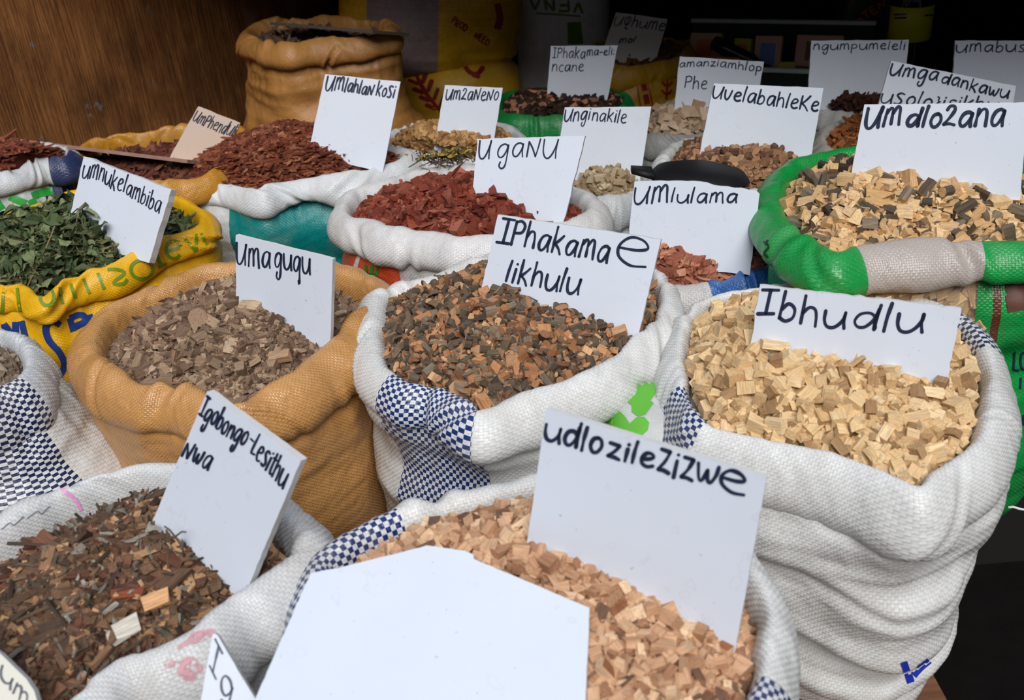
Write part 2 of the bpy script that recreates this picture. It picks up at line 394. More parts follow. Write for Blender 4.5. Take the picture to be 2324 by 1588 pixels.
# ------------------------------------------------------------------ writing: strokes -> ribbons
G = {
 'u': (.72, [[(0, 1), (.0, .45), (.1, .08), (.3, .0), (.5, .2), (.66, .6), (.7, 1)], [(.7, 1), (.67, .5), (.72, 0)]]),
 'U': (.8, [[(0, 1.35), (-.02, .5), (.1, .08), (.3, .0), (.52, .3), (.72, .9), (.8, 1.35)], [(.8, 1.35), (.72, .6), (.72, 0)]]),
 'v': (.6, [[(0, 1.2), (.03, .4), (.2, .02), (.4, .4), (.55, 1.2)]]),
 'm': (.9, [[(0, 0), (.08, 1.1)], [(.08, .8), (.25, 1.15), (.38, 1.05), (.4, .5), (.4, .1)], [(.4, .75), (.6, 1.2), (.76, 1.1), (.8, .5), (.84, 0)]]),
 'n': (.6, [[(0, 0), (.06, 1.0)], [(.05, .6), (.25, .98), (.45, .95), (.52, .6), (.54, 0)]]),
 'N': (.75, [[(0, 0), (.08, 1.05)], [(.08, 1.05), (.3, .6), (.5, .02)], [(.5, .02), (.62, .6), (.72, 1.3)]]),
 'h': (.6, [[(.04, 1.75), (0, 0)], [(.02, .6), (.22, .98), (.42, .95), (.5, .6), (.52, 0)]]),
 'l': (.16, [[(.12, 1.75), (.04, .8), (0, 0)]]),
 'a': (.66, [[(.6, .88), (.42, 1.02), (.16, .85), (.03, .4), (.12, .06), (.32, .08), (.52, .5), (.62, .95)], [(.62, .95), (.58, .4), (.62, 0)]]),
 'q': (.66, [[(.6, .88), (.42, 1.02), (.16, .85), (.03, .4), (.12, .06), (.32, .08), (.52, .5), (.62, .95)], [(.62, .95), (.58, .2), (.56, -.75), (.48, -.55)]]),
 'g': (.66, [[(.6, .88), (.42, 1.02), (.16, .85), (.03, .4), (.12, .06), (.32, .08), (.52, .5), (.62, .95)], [(.62, .95), (.58, .2), (.5, -.55), (.32, -.8), (.16, -.6), (.22, -.3)]]),
 'y': (.6, [[(0, 1), (.05, .4), (.25, .2), (.5, .6)], [(.58, 1), (.4, -.1), (.1, -.7)]]),
 'k': (.62, [[(.08, 1.75), (.02, 0)], [(.56, 1.15), (.3, .75), (.06, .5)], [(.1, .55), (.35, .3), (.52, -.05)]]),
 'K': (.75, [[(.05, 1.6), (0, 0)], [(.7, 1.7), (.35, .95), (.05, .6)], [(.1, .65), (.4, .35), (.66, -.1)]]),
 'o': (.58, [[(.35, 1.0), (.12, .85), (.02, .4), (.15, .03), (.36, .06), (.53, .45), (.48, .85), (.3, 1.02)]]),
 's': (.5, [[(.5, .95), (.28, 1.05), (.1, .8), (.25, .55), (.42, .3), (.28, .02), (.02, .08)]]),
 'S': (.6, [[(.55, 1.25), (.3, 1.4), (.08, 1.1), (.25, .75), (.46, .4), (.3, .02), (.0, .1)]]),
 'i': (.14, [[(.08, .95), (.02, 0)], [(.1, 1.3), (.11, 1.36)]]),
 'p': (.6, [[(.05, 1.0), (0, -.7)], [(.03, .8), (.25, 1.02), (.5, .85), (.5, .45), (.28, .2), (.05, .3)]]),
 'P': (.62, [[(.06, 1.5), (0, 0)], [(.02, 1.4), (.35, 1.55), (.6, 1.25), (.48, .8), (.06, .7)]]),
 'e': (.58, [[(.04, .5), (.35, .6), (.52, .78), (.42, 1.0), (.2, .98), (.04, .6), (.06, .2), (.28, .0), (.55, .12)]]),
 'd': (.68, [[(.6, .8), (.42, 1.0), (.16, .85), (.03, .4), (.12, .06), (.32, .08), (.52, .5), (.64, 1.1)], [(.7, 1.75), (.62, .6), (.6, 0)], [(.66, 1.4), (.6, .5), (.62, .1)]]),
 'z': (.58, [[(.05, 1.05), (.5, 1.05)], [(.5, 1.05), (.3, .5), (.02, .02)], [(.02, .02), (.3, .06), (.56, .0)]]),
 '2': (.62, [[(.08, .95), (.2, 1.25), (.42, 1.25), (.48, .95), (.3, .5), (.02, .02)], [(.02, .02), (.3, .08), (.6, .0)]]),
 'I': (.5, [[(.28, 1.5), (.24, .02)], [(.05, 1.5), (.52, 1.48)], [(.0, .02), (.46, .02)]]),
 'L': (.5, [[(.12, 1.5), (.0, .08), (.2, .02), (.46, .1)]]),
 't': (.36, [[(.2, 1.5), (.15, .3), (.25, .0), (.36, .1)], [(0, 1.0), (.36, 1.02)]]),
 'w': (.8, [[(0, 1), (.08, .2), (.2, .02), (.36, .6), (.38, .7)], [(.38, .7), (.42, .15), (.55, .02), (.72, .5), (.78, 1)]]),
 'W': (.8, [[(0, 1.2), (.15, .0), (.36, .8)], [(.36, .8), (.5, .02), (.78, 1.2)]]),
 'b': (.56, [[(.08, 1.75), (.0, .05)], [(.03, .55), (.25, .95), (.48, .75), (.46, .25), (.22, -.02), (.0, .1)]]),
 'c': (.5, [[(.5, .85), (.3, 1.0), (.06, .7), (.06, .25), (.25, .0), (.5, .1)]]),
 'Q': (.68, [[(.45, 1.35), (.12, 1.2), (.02, .6), (.2, .2), (.5, .3), (.62, .8), (.5, 1.3)], [(.36, 1.0), (.3, -.3), (.55, -.35)]]),
 'O': (.7, [[(.35, 1.4), (.05, 1.0), (.05, .35), (.35, .0), (.65, .35), (.65, 1.0), (.35, 1.4)]]),
 'E': (.55, [[(.5, 1.4), (.02, 1.4)], [(.02, 1.4), (.0, .0)], [(0, 0), (.5, 0)], [(0, .7), (.42, .7)]]),
 'A': (.66, [[(0, 0), (.33, 1.4)], [(.33, 1.4), (.66, 0)], [(.14, .5), (.52, .5)]]),
 'R': (.6, [[(0, 0), (0, 1.4)], [(0, 1.4), (.4, 1.4), (.52, 1.1), (.4, .75), (0, .7)], [(.2, .7), (.55, 0)]]),
 'D': (.62, [[(0, 0), (0, 1.4)], [(0, 1.4), (.35, 1.35), (.6, 1.0), (.6, .4), (.35, .05), (0, 0)]]),
 'T': (.6, [[(0, 1.4), (.6, 1.4)], [(.3, 1.4), (.3, 0)]]),
 'M': (.8, [[(0, 0), (.05, 1.4)], [(.05, 1.4), (.4, .3)], [(.4, .3), (.72, 1.4)], [(.72, 1.4), (.78, 0)]]),
 'B': (.6, [[(0, 0), (0, 1.4)], [(0, 1.4), (.45, 1.35), (.45, .8), (0, .72)], [(0, .72), (.55, .65), (.55, .05), (0, 0)]]),
 'H': (.6, [[(0, 0), (0, 1.4)], [(.6, 1.4), (.6, 0)], [(0, .7), (.6, .7)]]),
 'G': (.66, [[(.6, 1.15), (.35, 1.4), (.05, 1.0), (.05, .35), (.35, 0), (.62, .2), (.62, .6)], [(.62, .6), (.36, .6)]]),
 'V': (.66, [[(0, 1.4), (.33, 0)], [(.33, 0), (.66, 1.4)]]),
 '-': (.45, [[(.02, .55), (.42, .6)]]), ':': (.15, [[(.05, .9), (.06, .98)], [(.05, .1), (.06, .18)]]),
 '}': (.3, [[(.05, 1.4), (.2, 1.2), (.12, .9), (.28, .75)], [(.28, .75), (.1, .5), (.2, .25), (.0, .1)]]),
 ' ': (.5, []),
}
def layout(text, base, xh, up, gap=0.2, jit=0.04, seed=0, asc=0.8):
    """strokes in picture-space points for one written line; base = polyline of the baseline"""
    rs = np.random.default_rng(seed + 3); base = np.array(base, float)
    L = np.r_[0, np.cumsum(np.linalg.norm(np.diff(base, axis=0), axis=1))]
    tot = sum(G[c][0] + gap for c in text) - gap; k = L[-1] / tot; x = 0; out = []
    up = np.array(up, float); up /= np.linalg.norm(up)
    for c in text:
        gw, st = G[c]; dy = rs.normal(0, jit); sc = 1 + rs.normal(0, jit)
        for s in st:
            P = []
            for (a, b) in s:
                q = (x + a) * k; bx = np.array([np.interp(q, L, base[:, 0]), np.interp(q, L, base[:, 1])])
                P.append(bx + up * ((b if b < 1 else 1 + (b - 1) * asc) * sc + dy) * xh)
            out.append(np.array(P))
        x += gw + gap
    return out
def ribbon(strokes, width, proj, seed=0, step=2.5, soft=0.25, square=False):
    """each stroke a flat band of ink of the given width (same units as the points), laid on a surface by proj"""
    V = []; F = []; rs = np.random.default_rng(seed)
    for s in strokes:
        if len(s) == 2: m = max(3, int(np.linalg.norm(s[1] - s[0]) / step)); P = np.linspace(s[0], s[1], m)
        else:
            lng = np.sum(np.linalg.norm(np.diff(s, axis=0), axis=1)); P, _ = catmull(s, max(6, int(lng / step)), False)
        T = np.gradient(P, axis=0); T /= np.linalg.norm(T, axis=1, keepdims=True) + 1e-9; Nn = np.stack([-T[:, 1], T[:, 0]], 1)
        wv = width * (1 + soft * noise3(np.c_[np.linspace(0, len(P) * .12, len(P)) + rs.uniform(0, 50), np.zeros((len(P), 2))], seed)) / 2
        if not square:
            e = P[0] - T[0] * wv[0] * .7; f = P[-1] + T[-1] * wv[-1] * .7
            P = np.vstack([e, P, f]); Nn = np.vstack([Nn[:1], Nn, Nn[-1:]]); wv = np.r_[wv[0] * .45, wv, wv[-1] * .45]
        nv = len(V); ok = True; tmp = []
        cols = (-1, 1) if width < 14 else (-1, -.5, 0, .5, 1)
        for p, nn_, ww in zip(P, Nn, wv):
            for c in cols: tmp.append(proj(*(p + nn_ * ww * c)))
        nc = len(cols)
        for i in range(len(P) - 1):
            for c in range(nc - 1):
                q = [i * nc + c, i * nc + c + 1, (i + 1) * nc + c + 1, (i + 1) * nc + c]
                if all(tmp[j] is not None for j in q):
                    pts = [tmp[j] for j in q]
                    if max(np.linalg.norm(pts[0] - pts[2]), np.linalg.norm(pts[1] - pts[3])) < 0.05:
                        F.append(tuple(nv + j for j in q))
        V += [t if t is not None else np.zeros(3) for t in tmp]
    if not F: return None
    used = sorted({i for f in F for i in f}); mp = {a: b for b, a in enumerate(used)}
    return np.array([V[i] for i in used]), [tuple(mp[i] for i in f) for f in F]
def rib_obj(name, rb, mat, parent, label=None):
    V, F = rb; o = mesh_obj(name, V, [i for f in F for i in f], [len(f) for f in F], mat, None, True, parent=parent)
    if label: o['label'] = label
    return o
def print_on(S_, name, strokes, width, mat, which='both', off=0.0012, square=True, soft=0.08, parent=None, step=4, label=None):
    bv = sack_bvh(S_, which)
    def proj(x, y):
        d = Vector(ray(x, y)).normalized(); hit, nrm, _, dist = bv.ray_cast(Vector(CAM), d)
        if hit is None: return None
        if nrm.dot(d) > 0: nrm = -nrm
        return np.array(hit + nrm * off)
    st = [np.array(q, float) for q in strokes]; lab = list(range(len(st)))
    dn = [np.vstack([np.linspace(q[i], q[i + 1], 12) for i in range(len(q) - 1)]) for q in st]
    for i in range(len(st)):              # strokes that touch make one printed piece
        for j in range(i):
            if np.min(np.linalg.norm(dn[i][:, None] - dn[j][None], axis=2)) < width * 1.1:
                o_, n_ = lab[i], lab[j]; lab = [n_ if v == o_ else v for v in lab]
    for g in sorted(set(lab)):
        rb = ribbon([q for q, v in zip(st, lab) if v == g], width, proj, 1, step, soft, square)
        if rb is not None: rib_obj(name, rb, mat, S_.root, label)

# ------------------------------------------------------------------ signs
def make_sign(corners, anchor, za, label, lines=(), mat=None, ink=None, lw=5.0, th=0.005, fixed=None, poly=None, seed=0, ragged=0.0, group='handwritten name signs', extra=(), ext=.22, line=None):
    """corners TL, TR, BR, BL (picture frame) of a rigid board standing at anchor, which lies at height za"""
    mat = mat or M_SIGN; B0 = atz(anchor[0], anchor[1], za); best = None
    if fixed: cand = [fixed]
    elif line:                            # the board enters the heap along this line, which gives its heading
        a0, b0 = atz(line[0][0], line[0][1], za + line[0][2]), atz(line[1][0], line[1][1], za + line[1][2]); B0 = (a0 + b0) / 2 + np.array([0, 0, .009]); e = b0 - a0
        f0 = 0.6 * math.degrees(math.atan2(e[1], e[0])); cand = [(f0, l) for l in range(4, 31, 2)]
    else: cand = [(f, l) for f in range(-30, 31, 3) for l in range(4, 27, 3)]
    for (f, l) in cand:
        fr, lr = math.radians(f), math.radians(l)
        n = np.array([math.sin(fr) * math.cos(lr), -math.cos(fr) * math.cos(lr), math.sin(lr)])
        Q = [onplane(x, y, B0, n) for x, y in corners]
        def cosang(a, b, c):
            u_, v_ = a - b, c - b; return np.dot(u_, v_) / np.linalg.norm(u_) / np.linalg.norm(v_)
        cost = cosang(Q[3], Q[0], Q[1]) ** 2 + cosang(Q[0], Q[1], Q[2]) ** 2 + 0.03 * (f / 20) ** 2 + 0.03 * ((l - 14) / 12) ** 2
        if best is None or cost < best[0]: best = (cost, n)
    n = best[1]
    pts = poly or (corners[:2] + [(c[0] + (c[0] - t[0]) * ext, c[1] + (c[1] - t[1]) * ext) for c, t in ((corners[2], corners[1]), (corners[3], corners[0]))])
    out = []; rs = np.random.default_rng(seed)
    for i in range(len(pts)):
        a, b = np.array(pts[i], float), np.array(pts[(i + 1) % len(pts)], float)
        m = max(2, int(np.linalg.norm(b - a) / 14))
        for t in np.linspace(0, 1, m, endpoint=False):
            p = a + (b - a) * t
            if t > 0: p = p + rs.normal(0, 0.35 + ragged, 2)
            out.append(onplane(p[0], p[1], B0, n))
    Fr = np.array(out); k = len(Fr); Bk = Fr - n * th
    # orient: front loop should face n
    nv = np.sum([np.cross(Fr[i] - Fr[0], Fr[(i + 1) % k] - Fr[0]) for i in range(k)], axis=0)
    if np.dot(nv, n) < 0: Fr = Fr[::-1]; Bk = Bk[::-1]
    V = np.vstack([Fr, Bk]); F = [list(range(k)), list(range(k, 2 * k))[::-1]] + [[i, i + k, (i + 1) % k + k, (i + 1) % k] for i in range(k)]
    o = mesh_obj('name_sign', V, [i for f in F for i in f], [len(f) for f in F], [mat, M_EDGE], [0, 0] + [1] * k)
    tag(o, label, 'sign', group)
    up = np.array(corners[0], float) - np.array(corners[3], float)
    st = []
    pa, pb = np.array(corners[0], float), np.array(corners[1], float); d_ = (pb - pa) / np.linalg.norm(pb - pa); nv_ = np.array([-d_[1], d_[0]])
    for i, (txt, base, xh, *r) in enumerate(lines):
        k_ = 1.15
        while True:                       # as tall as the room above the line allows
            ln_ = layout(txt, base, xh * k_, r[0] if r else up, seed=seed + i)
            if k_ < .6 or min(((s_ - pa) @ nv_).min() for s_ in ln_) > lw * .6: break
            k_ *= .95
        st += ln_
    st += [np.array(s, float) for s in extra]
    for (pa, pb) in ((corners[0], corners[1]), (corners[1], corners[2]), (corners[3], corners[0])):   # the writing stays on the board
        pa, pb = np.array(pa, float), np.array(pb, float); d_ = (pb - pa) / np.linalg.norm(pb - pa); nv_ = np.array([-d_[1], d_[0]])
        for s_ in st:
            q_ = (s_ - pa) @ nv_; s_ += np.maximum(0, lw * .55 - q_)[:, None] * nv_[None]
    if st:
        rb = ribbon(st, lw, lambda x, y: onplane(x, y, B0, n) + n * 0.0006, seed)
        rib_obj('lettering', rb, ink or M_INK, o)
    c0 = Fr.mean(0); ex = onplane(*corners[1], B0, n) - onplane(*corners[0], B0, n); ex /= np.linalg.norm(ex); ey = np.cross(n, ex)
    SIGNS.append((c0, n, ex, ey, np.abs((Fr - c0) @ ex).max(), np.abs((Fr - c0) @ ey).max(), th))
    return o

# ------------------------------------------------------------------ heaps
def rand_rot(m, rs, flat=0.6):
    """random rotations; flat -> how strongly pieces lie on their broad side"""
    yaw = rs.uniform(0, 2 * np.pi, m); tilt = np.abs(rs.normal(0, 1, m)) * (1.15 - flat); ax = rs.uniform(0, 2 * np.pi, m)
    c, s = np.cos(yaw), np.sin(yaw); Rz = np.zeros((m, 3, 3)); Rz[:, 0, 0] = c; Rz[:, 0, 1] = -s; Rz[:, 1, 0] = s; Rz[:, 1, 1] = c; Rz[:, 2, 2] = 1
    kx, ky = np.cos(ax), np.sin(ax); ct, st = np.cos(tilt), np.sin(tilt); R = np.zeros((m, 3, 3))
    R[:, 0, 0] = ct + kx * kx * (1 - ct); R[:, 0, 1] = kx * ky * (1 - ct); R[:, 0, 2] = ky * st
    R[:, 1, 0] = kx * ky * (1 - ct); R[:, 1, 1] = ct + ky * ky * (1 - ct); R[:, 1, 2] = -kx * st
    R[:, 2, 0] = -ky * st; R[:, 2, 1] = kx * st; R[:, 2, 2] = ct
    return R @ Rz
CUBE = np.array([[x, y, z] for z in (-.5, .5) for x, y in ((-.5, -.5), (.5, -.5), (.5, .5), (-.5, .5))])
CUBEF = [(3, 2, 1, 0), (4, 5, 6, 7), (0, 1, 5, 4), (1, 2, 6, 5), (2, 3, 7, 6), (3, 0, 4, 7)]
def _twig(k=8):
    a = np.linspace(0, 2 * np.pi, k, endpoint=False)
    V = np.vstack([np.stack([np.full(k, x), .5 * np.cos(a), .5 * np.sin(a)], 1) for x in (-.5, .5)])
    F = [(i, (i + 1) % k, k + (i + 1) % k, k + i) for i in range(k)] + [tuple(range(k))[::-1], tuple(range(k, 2 * k))]
    return V, F, [1] * k + [0, 0]
def _half(k=5):                      # split piece of a branch: bark on the round side
    a = np.linspace(0, np.pi, k)
    V = np.vstack([np.stack([np.full(k, x), .5 * np.cos(a), .6 * np.sin(a) - .25], 1) for x in (-.5, .5)])
    F = [(i, i + 1, k + i + 1, k + i) for i in range(k - 1)] + [(k - 1, 0, k, 2 * k - 1), tuple(range(k))[::-1], tuple(range(k, 2 * k))]
    return V, F, [1] * (k - 1) + [0, 0, 0]
def _leaf():
    xs = np.array([-.5, -.22, .12, .5]); wd = np.array([.0, .42, .36, .0]); V = []; 
    for x, w_ in zip(xs, wd):
        z = -0.5 * (x * x) * 1.4
        V += [(x, -w_, z + .55 * w_), (x, 0, z), (x, w_, z + .55 * w_)]
    F = []
    for i in range(3): F += [(i * 3, i * 3 + 1, i * 3 + 4, i * 3 + 3), (i * 3 + 1, i * 3 + 2, i * 3 + 5, i * 3 + 4)]
    return np.array(V), F, [0] * len(F)
def _strand():
    n = 6; V = []; F = []; 
    for i in range(n):
        x = i / (n - 1) - .5; yy = .16 * math.sin(i * 1.7); zz = .18 * math.cos(i * 1.2)
        for t in range(4): V.append((x, yy + .5 * math.cos(t * 1.571), zz + .5 * math.sin(t * 1.571)))
    for i in range(n - 1):
        for t in range(4): F.append((i * 4 + t, i * 4 + (t + 1) % 4, i * 4 + 4 + (t + 1) % 4, i * 4 + 4 + t))
    F += [(3, 2, 1, 0), tuple(range(n * 4 - 4, n * 4))]
    return np.array(V), F, [1] * len(F)
def _chunk(rs):
    V = CUBE.copy(); return V, CUBEF, [0] * 6
SIGNS = []
def clear_signs(P, gap):
    """loose pieces rest against a board, on its near or far side, instead of passing through it"""
    for (c, n, ex, ey, hx, hy, th) in SIGNS:
        q = P - c; t = q @ n; m = (np.abs(q @ ex) < hx + gap * .5) & (np.abs(q @ ey) < hy + gap * .5) & (t > -th - gap) & (t < gap)
        t2 = np.where(t > -th / 2, gap, -th - gap)
        if n[2] > .8: m = (np.abs(q @ ex) < hx) & (np.abs(q @ ey) < hy) & (t > -th - gap * 4); t2 = np.full(len(t), -th - gap * 4)
        P = P + (m * (t2 - t))[:, None] * n[None]
    return P
TEMPL = {'block': (CUBE, CUBEF, [0] * 6), 'barkblock': (CUBE, CUBEF, [0, 1, 0, 0, 0, 0]), 'twig': _twig(), 'half': _half(), 'leaf': _leaf(), 'strand': _strand()}
def chips_arrays(P, kind, dims, rs, jit=0.18, flat=0.6, dvar=0.3, nrm=None, drop=0.0):
    T, F, MI = TEMPL[kind]; m = len(P); D = np.array(dims) * np.exp(rs.normal(0, dvar, (m, 3)))
    if kind == 'strand':
        D = np.array(dims) * np.exp(rs.normal(0, dvar, (m, 1))); 
    loc = T[None] * D[:, None]
    if jit: loc = loc + np.clip(rs.normal(0, jit, (m,) + T.shape), -.35, .35) * D[:, None] * 0.36
    if kind in ('block', 'barkblock', 'half') and jit:
        e = np.sign(T[:, 0])[None]; a1 = rs.normal(0, jit * 1.1, (m, 2)); a2 = rs.normal(0, jit * 1.1, (m, 2))
        sl = np.where(e > 0, a1[:, :1], a2[:, :1]); s2 = np.where(e > 0, a1[:, 1:], a2[:, 1:])
        loc[..., 0] += np.clip(sl, -.28, .28) * T[:, 1][None] * D[:, :1] + np.clip(s2, -.28, .28) * T[:, 2][None] * D[:, :1] * .7
    if kind == 'leaf': loc = loc + rs.normal(0, 0.05, (m,) + T.shape) * D[:, None] * np.array([1, 1, 3.0])
    R = rand_rot(m, rs, flat); V = np.einsum('mij,mkj->mki', R, loc) + P[:, None] 
    V[..., 2] += (D[:, 2] * 0.25 - drop)[:, None]
    return V.reshape(-1, 3), loc.reshape(-1, 3), np.repeat(rs.uniform(0, 1, m), len(T)), F, MI, m, len(T)
def make_heap(S_, peak, hp, he_f, he_b, mixl, mats, label, name='wood_chips', cat='wood chips', seed=0, k=3.0, rough=0.006, cover=3.0, inset=0.009, group=None, base_rnd=0.35):
    """a heap that fills the sack: a rough mound with the loose pieces on it, all one mass"""
    rs = np.random.default_rng(seed + 900); C = S_.C; N = len(C); n = plan_normals(C, 14)
    inn = C.copy(); inn[:, :2] -= n * inset
    c = atz(peak[0], peak[1], S_.zr + hp)[:2]
    ynorm = (C[:, 1] - C[:, 1].min()) / np.ptp(C[:, 1]); he = he_f + (he_b - he_f) * ynorm
    def surf(si, r):
        si = np.asarray(si); i0 = np.floor(si).astype(int) % N; f = si - np.floor(si); i1 = (i0 + 1) % N
        e = inn[i0, :2] * (1 - f)[..., None] + inn[i1, :2] * f[..., None]; h = he[i0] * (1 - f) + he[i1] * f
        zc = C[i0, 2] * (1 - f) + C[i1, 2] * f
        xy = c + (e - c) * r[..., None]
        z = (zc * r ** 2 + S_.zr * (1 - r ** 2)) + h + (hp - h) * (1 - r ** k)
        z = z + rough * fbm(np.concatenate([xy * 22, np.full(xy.shape[:-1] + (1,), seed * 1.3)], -1), seed, 3)
        return np.concatenate([xy, z[..., None]], -1)
    S_.surf = surf
    Rr = 26; rr = np.linspace(0, 1, Rr)[::-1]; ss = np.arange(0, N, 3)
    MV = surf(np.broadcast_to(ss[None].astype(float), (Rr, len(ss))), np.broadcast_to(rr[:, None], (Rr, len(ss))))
    if any(sg_[1][2] > .8 for sg_ in SIGNS):
        sh = MV.shape; MV = clear_signs(MV.reshape(-1, 3), -1.0 if False else .0035).reshape(sh)
    low = MV[:1].copy(); low[..., 2] -= 0.05; MV[..., 2] -= 0.009
    MV = np.concatenate([low, MV], 0)
    VV = [MV.reshape(-1, 3)]; F = grid(MV, True)
    lo = [F.ravel()]; to = [np.full(len(F), 4)]; mi = [np.zeros(len(F), int)]
    loc = [MV.reshape(-1, 3) * 1.0]; rnd = [np.full(MV.shape[0] * MV.shape[1], base_rnd)]; nv = len(VV[0])
    a = C[:, :2] - c; b = np.roll(C[:, :2], -1, 0) - c; tri = np.abs(a[:, 0] * b[:, 1] - a[:, 1] * b[:, 0]) / 2; area = tri.sum(); cum = np.cumsum(tri) / area
    cand = []
    for (kind, frac, dims, *opt) in mixl:
        opt = opt[0] if opt else {}
        pa = dims[0] * (dims[1] if kind not in ('strand',) else dims[1] * 3)
        m = min(int(cover * frac * area / pa), 9000)
        m3 = m * 3; si = np.searchsorted(cum, rs.uniform(0, 1, m3)) + rs.uniform(0, 1, m3); r = np.sqrt(rs.uniform(0, 1, m3)) * 0.985
        sl = np.abs(surf(si, r + .012)[:, 2] - surf(si, r - .012)[:, 2]) / (.024 * np.linalg.norm(C[si.astype(int) % N, :2] - c, axis=1) + 1e-6)
        kp = rs.uniform(0, 1, m3) < np.minimum(np.sqrt(1 + sl ** 2), 3.0) / 3.0; si, r = si[kp], r[kp]; m = len(si)
        P = clear_signs(surf(si, r), 0.28 * dims[0]); P[:, 2] += rs.uniform(-0.4, 0.4, m) * dims[2] * 0.5
        cand.append([kind, dims, opt, P, (0.40 if kind != 'strand' else .16) * math.sqrt(dims[0] * dims[1]) * (1.0 if kind != 'leaf' else .7)])
    # the pieces that lie free on top keep clear of each other, the rest sink between them
    cell = 2.0 * max(q[4] for q in cand) + 1e-6; occ = {}; order = [(i, j) for i, q in enumerate(cand) for j in range(len(q[3]))]
    for q in cand: q.append(np.zeros(len(q[3]), bool))
    for t_ in rs.permutation(len(order)):
        i, j = order[t_]; p = cand[i][3][j]; ra = cand[i][4]; gx, gy = int(p[0] // cell), int(p[1] // cell); free = True
        for ax_ in (-1, 0, 1):
            for ay_ in (-1, 0, 1):
                for (x2, y2, z2, r2) in occ.get((gx + ax_, gy + ay_), ()):
                    if (p[0] - x2) ** 2 + (p[1] - y2) ** 2 + (p[2] - z2) ** 2 < (ra + r2) ** 2: free = False; break
                if not free: break
            if not free: break
        if free: occ.setdefault((gx, gy), []).append((p[0], p[1], p[2], ra)); cand[i][5][j] = True
    for (kind, dims, opt, P, ra, top) in cand:
        P = P.copy(); P[:, 2] += np.where(top, 0.30, -0.62) * dims[2] + opt.get('lift', 0)
        V, l, q, F2, MI, mm, tn = chips_arrays(P, kind, dims, rs, opt.get('jit', 0.16), opt.get('flat', 0.55), opt.get('dvar', 0.24))
        if 'rnd' in opt: a0, a1 = opt['rnd']; q = a0 + (a1 - a0) * q
        off = (np.arange(mm) * tn)[:, None] + nv
        for g in sorted({len(f) for f in F2}):
            fi = [f for f in F2 if len(f) == g]; arr = np.array(fi)
            lo.append((arr[None] + off[:, :, None]).ravel()); to.append(np.full(len(fi) * mm, g))
            mo = opt.get('mat', None); mi.append(np.tile(np.array([(MI[i] if mo is None else (mo if not isinstance(mo, tuple) else mo[MI[i]])) for i, f in enumerate(F2) if len(f) == g]), mm))
        VV.append(V); loc.append(l); rnd.append(q); nv += len(V)
    o = mesh_obj(name, np.vstack(VV), np.concatenate(lo), np.concatenate(to), mats, np.concatenate(mi), False,
                 attrs={'loc': ('FLOAT_VECTOR', np.vstack(loc)), 'rnd': ('FLOAT', np.concatenate(rnd))})
    tag(o, label, cat, group, 'stuff')
    return o

# ------------------------------------------------------------------ setting
def wall(name, a, b, z0, z1, th, mat):
    a = np.array(a, float); b = np.array(b, float); d = b - a; L = np.linalg.norm(d); ang = math.atan2(d[1], d[0])
    m = MB(); c = (a + b) / 2; m.box((c[0], c[1], (z0 + z1) / 2), (L, th, z1 - z0), rotz(ang)); o = m.build(name, mat); o['kind'] = 'structure'; return o
def wall_mat():
    t = NT('brown_brushed_plywood'); p = t.pos()
    a = t.noise(t.scale(p, (36, 24, 8)), 1.0, 7, 0.75); b = t.noise(p, 5.5, 6, 0.65); c = t.noise(t.scale(p, (1, 1, .8)), 13, 5, 0.6)
    d = t.noise(t.scale(p, (260, 140, 9)), 1.0, 2, 0.6)
    col = t.ramp(a, [(0.25, S(104, 66, 36)), (0.5, S(152, 100, 56)), (0.72, S(184, 126, 74))])
    col = t.mix(t.math('MULTIPLY', t.ramp(d, [(0.35, (1, 1, 1)), (0.6, (0, 0, 0))]), 0.35), col, S(52, 32, 18))
    col = t.mix(t.math('MULTIPLY', t.ramp(b, [(0.42, (0, 0, 0)), (0.68, (1, 1, 1))]), 0.6), col, S(66, 40, 24))
    chipm = t.ramp(c, [(0.665, (0, 0, 0)), (0.68, (1, 1, 1))]); col = t.mix(t.math('MULTIPLY', chipm, 0.7), col, S(126, 122, 124))
    t.l(col, t.b.inputs['Base Color']); t.b.inputs['Roughness'].default_value = 0.7; t.b.inputs['Specular IOR Level'].default_value = 0.25
    t.bump(t.math('ADD', a, d), 0.004, 0.8); return t.m
M_DARK = plain('near_black_boarding', (0.012, 0.010, 0.009), 0.9, 0.4, 12, 0.1)  # near-black boards with mild random variation
M_SHADE_SOIL = plain('shade_dark_earth_floor', S(14, 11, 10), 0.95, 0.5, 14, 0.1, 0.01)  # earth floor, its near-black colour standing in for deep shade by the sacks
M_STREET = plain('concrete_street', S(120, 116, 110), 0.9, 0.2, 3)
m = MB(); m.box((0.3, 0.1, -0.05), (9.4, 8.4, 0.1)); fl = m.build('floor', M_SHADE_SOIL); fl['kind'] = 'structure'
wl = wall('wall_left', (-1.65, 1.15), (-0.50, 3.35), 0, 1.40, 0.03, wall_mat())
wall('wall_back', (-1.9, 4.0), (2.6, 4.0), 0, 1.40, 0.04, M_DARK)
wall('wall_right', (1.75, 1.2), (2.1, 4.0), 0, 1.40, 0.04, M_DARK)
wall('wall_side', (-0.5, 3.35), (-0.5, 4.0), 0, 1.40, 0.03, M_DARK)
m = MB(); rz = [(-1.9, 2.3), (-.32, 1.92), (-.1, 1.6), (.8, 1.2), (2.6, 1.0), (2.6, 4.1), (-1.9, 4.1)]  # front edge of the unseen roof, stepped to shade the back signs
m.add([(x, y, z) for z in (1.42, 1.46) for x, y in rz], [tuple(range(7))[::-1], tuple(range(7, 14))] + [(i, (i + 1) % 7, (i + 1) % 7 + 7, i + 7) for i in range(7)]); rf = m.build('shade_roof', plain('bounce_roof_sheet', S(120, 118, 113), .7)); rf['kind'] = 'structure'  # unseen roof set low to darken the back, pale to bounce some fill
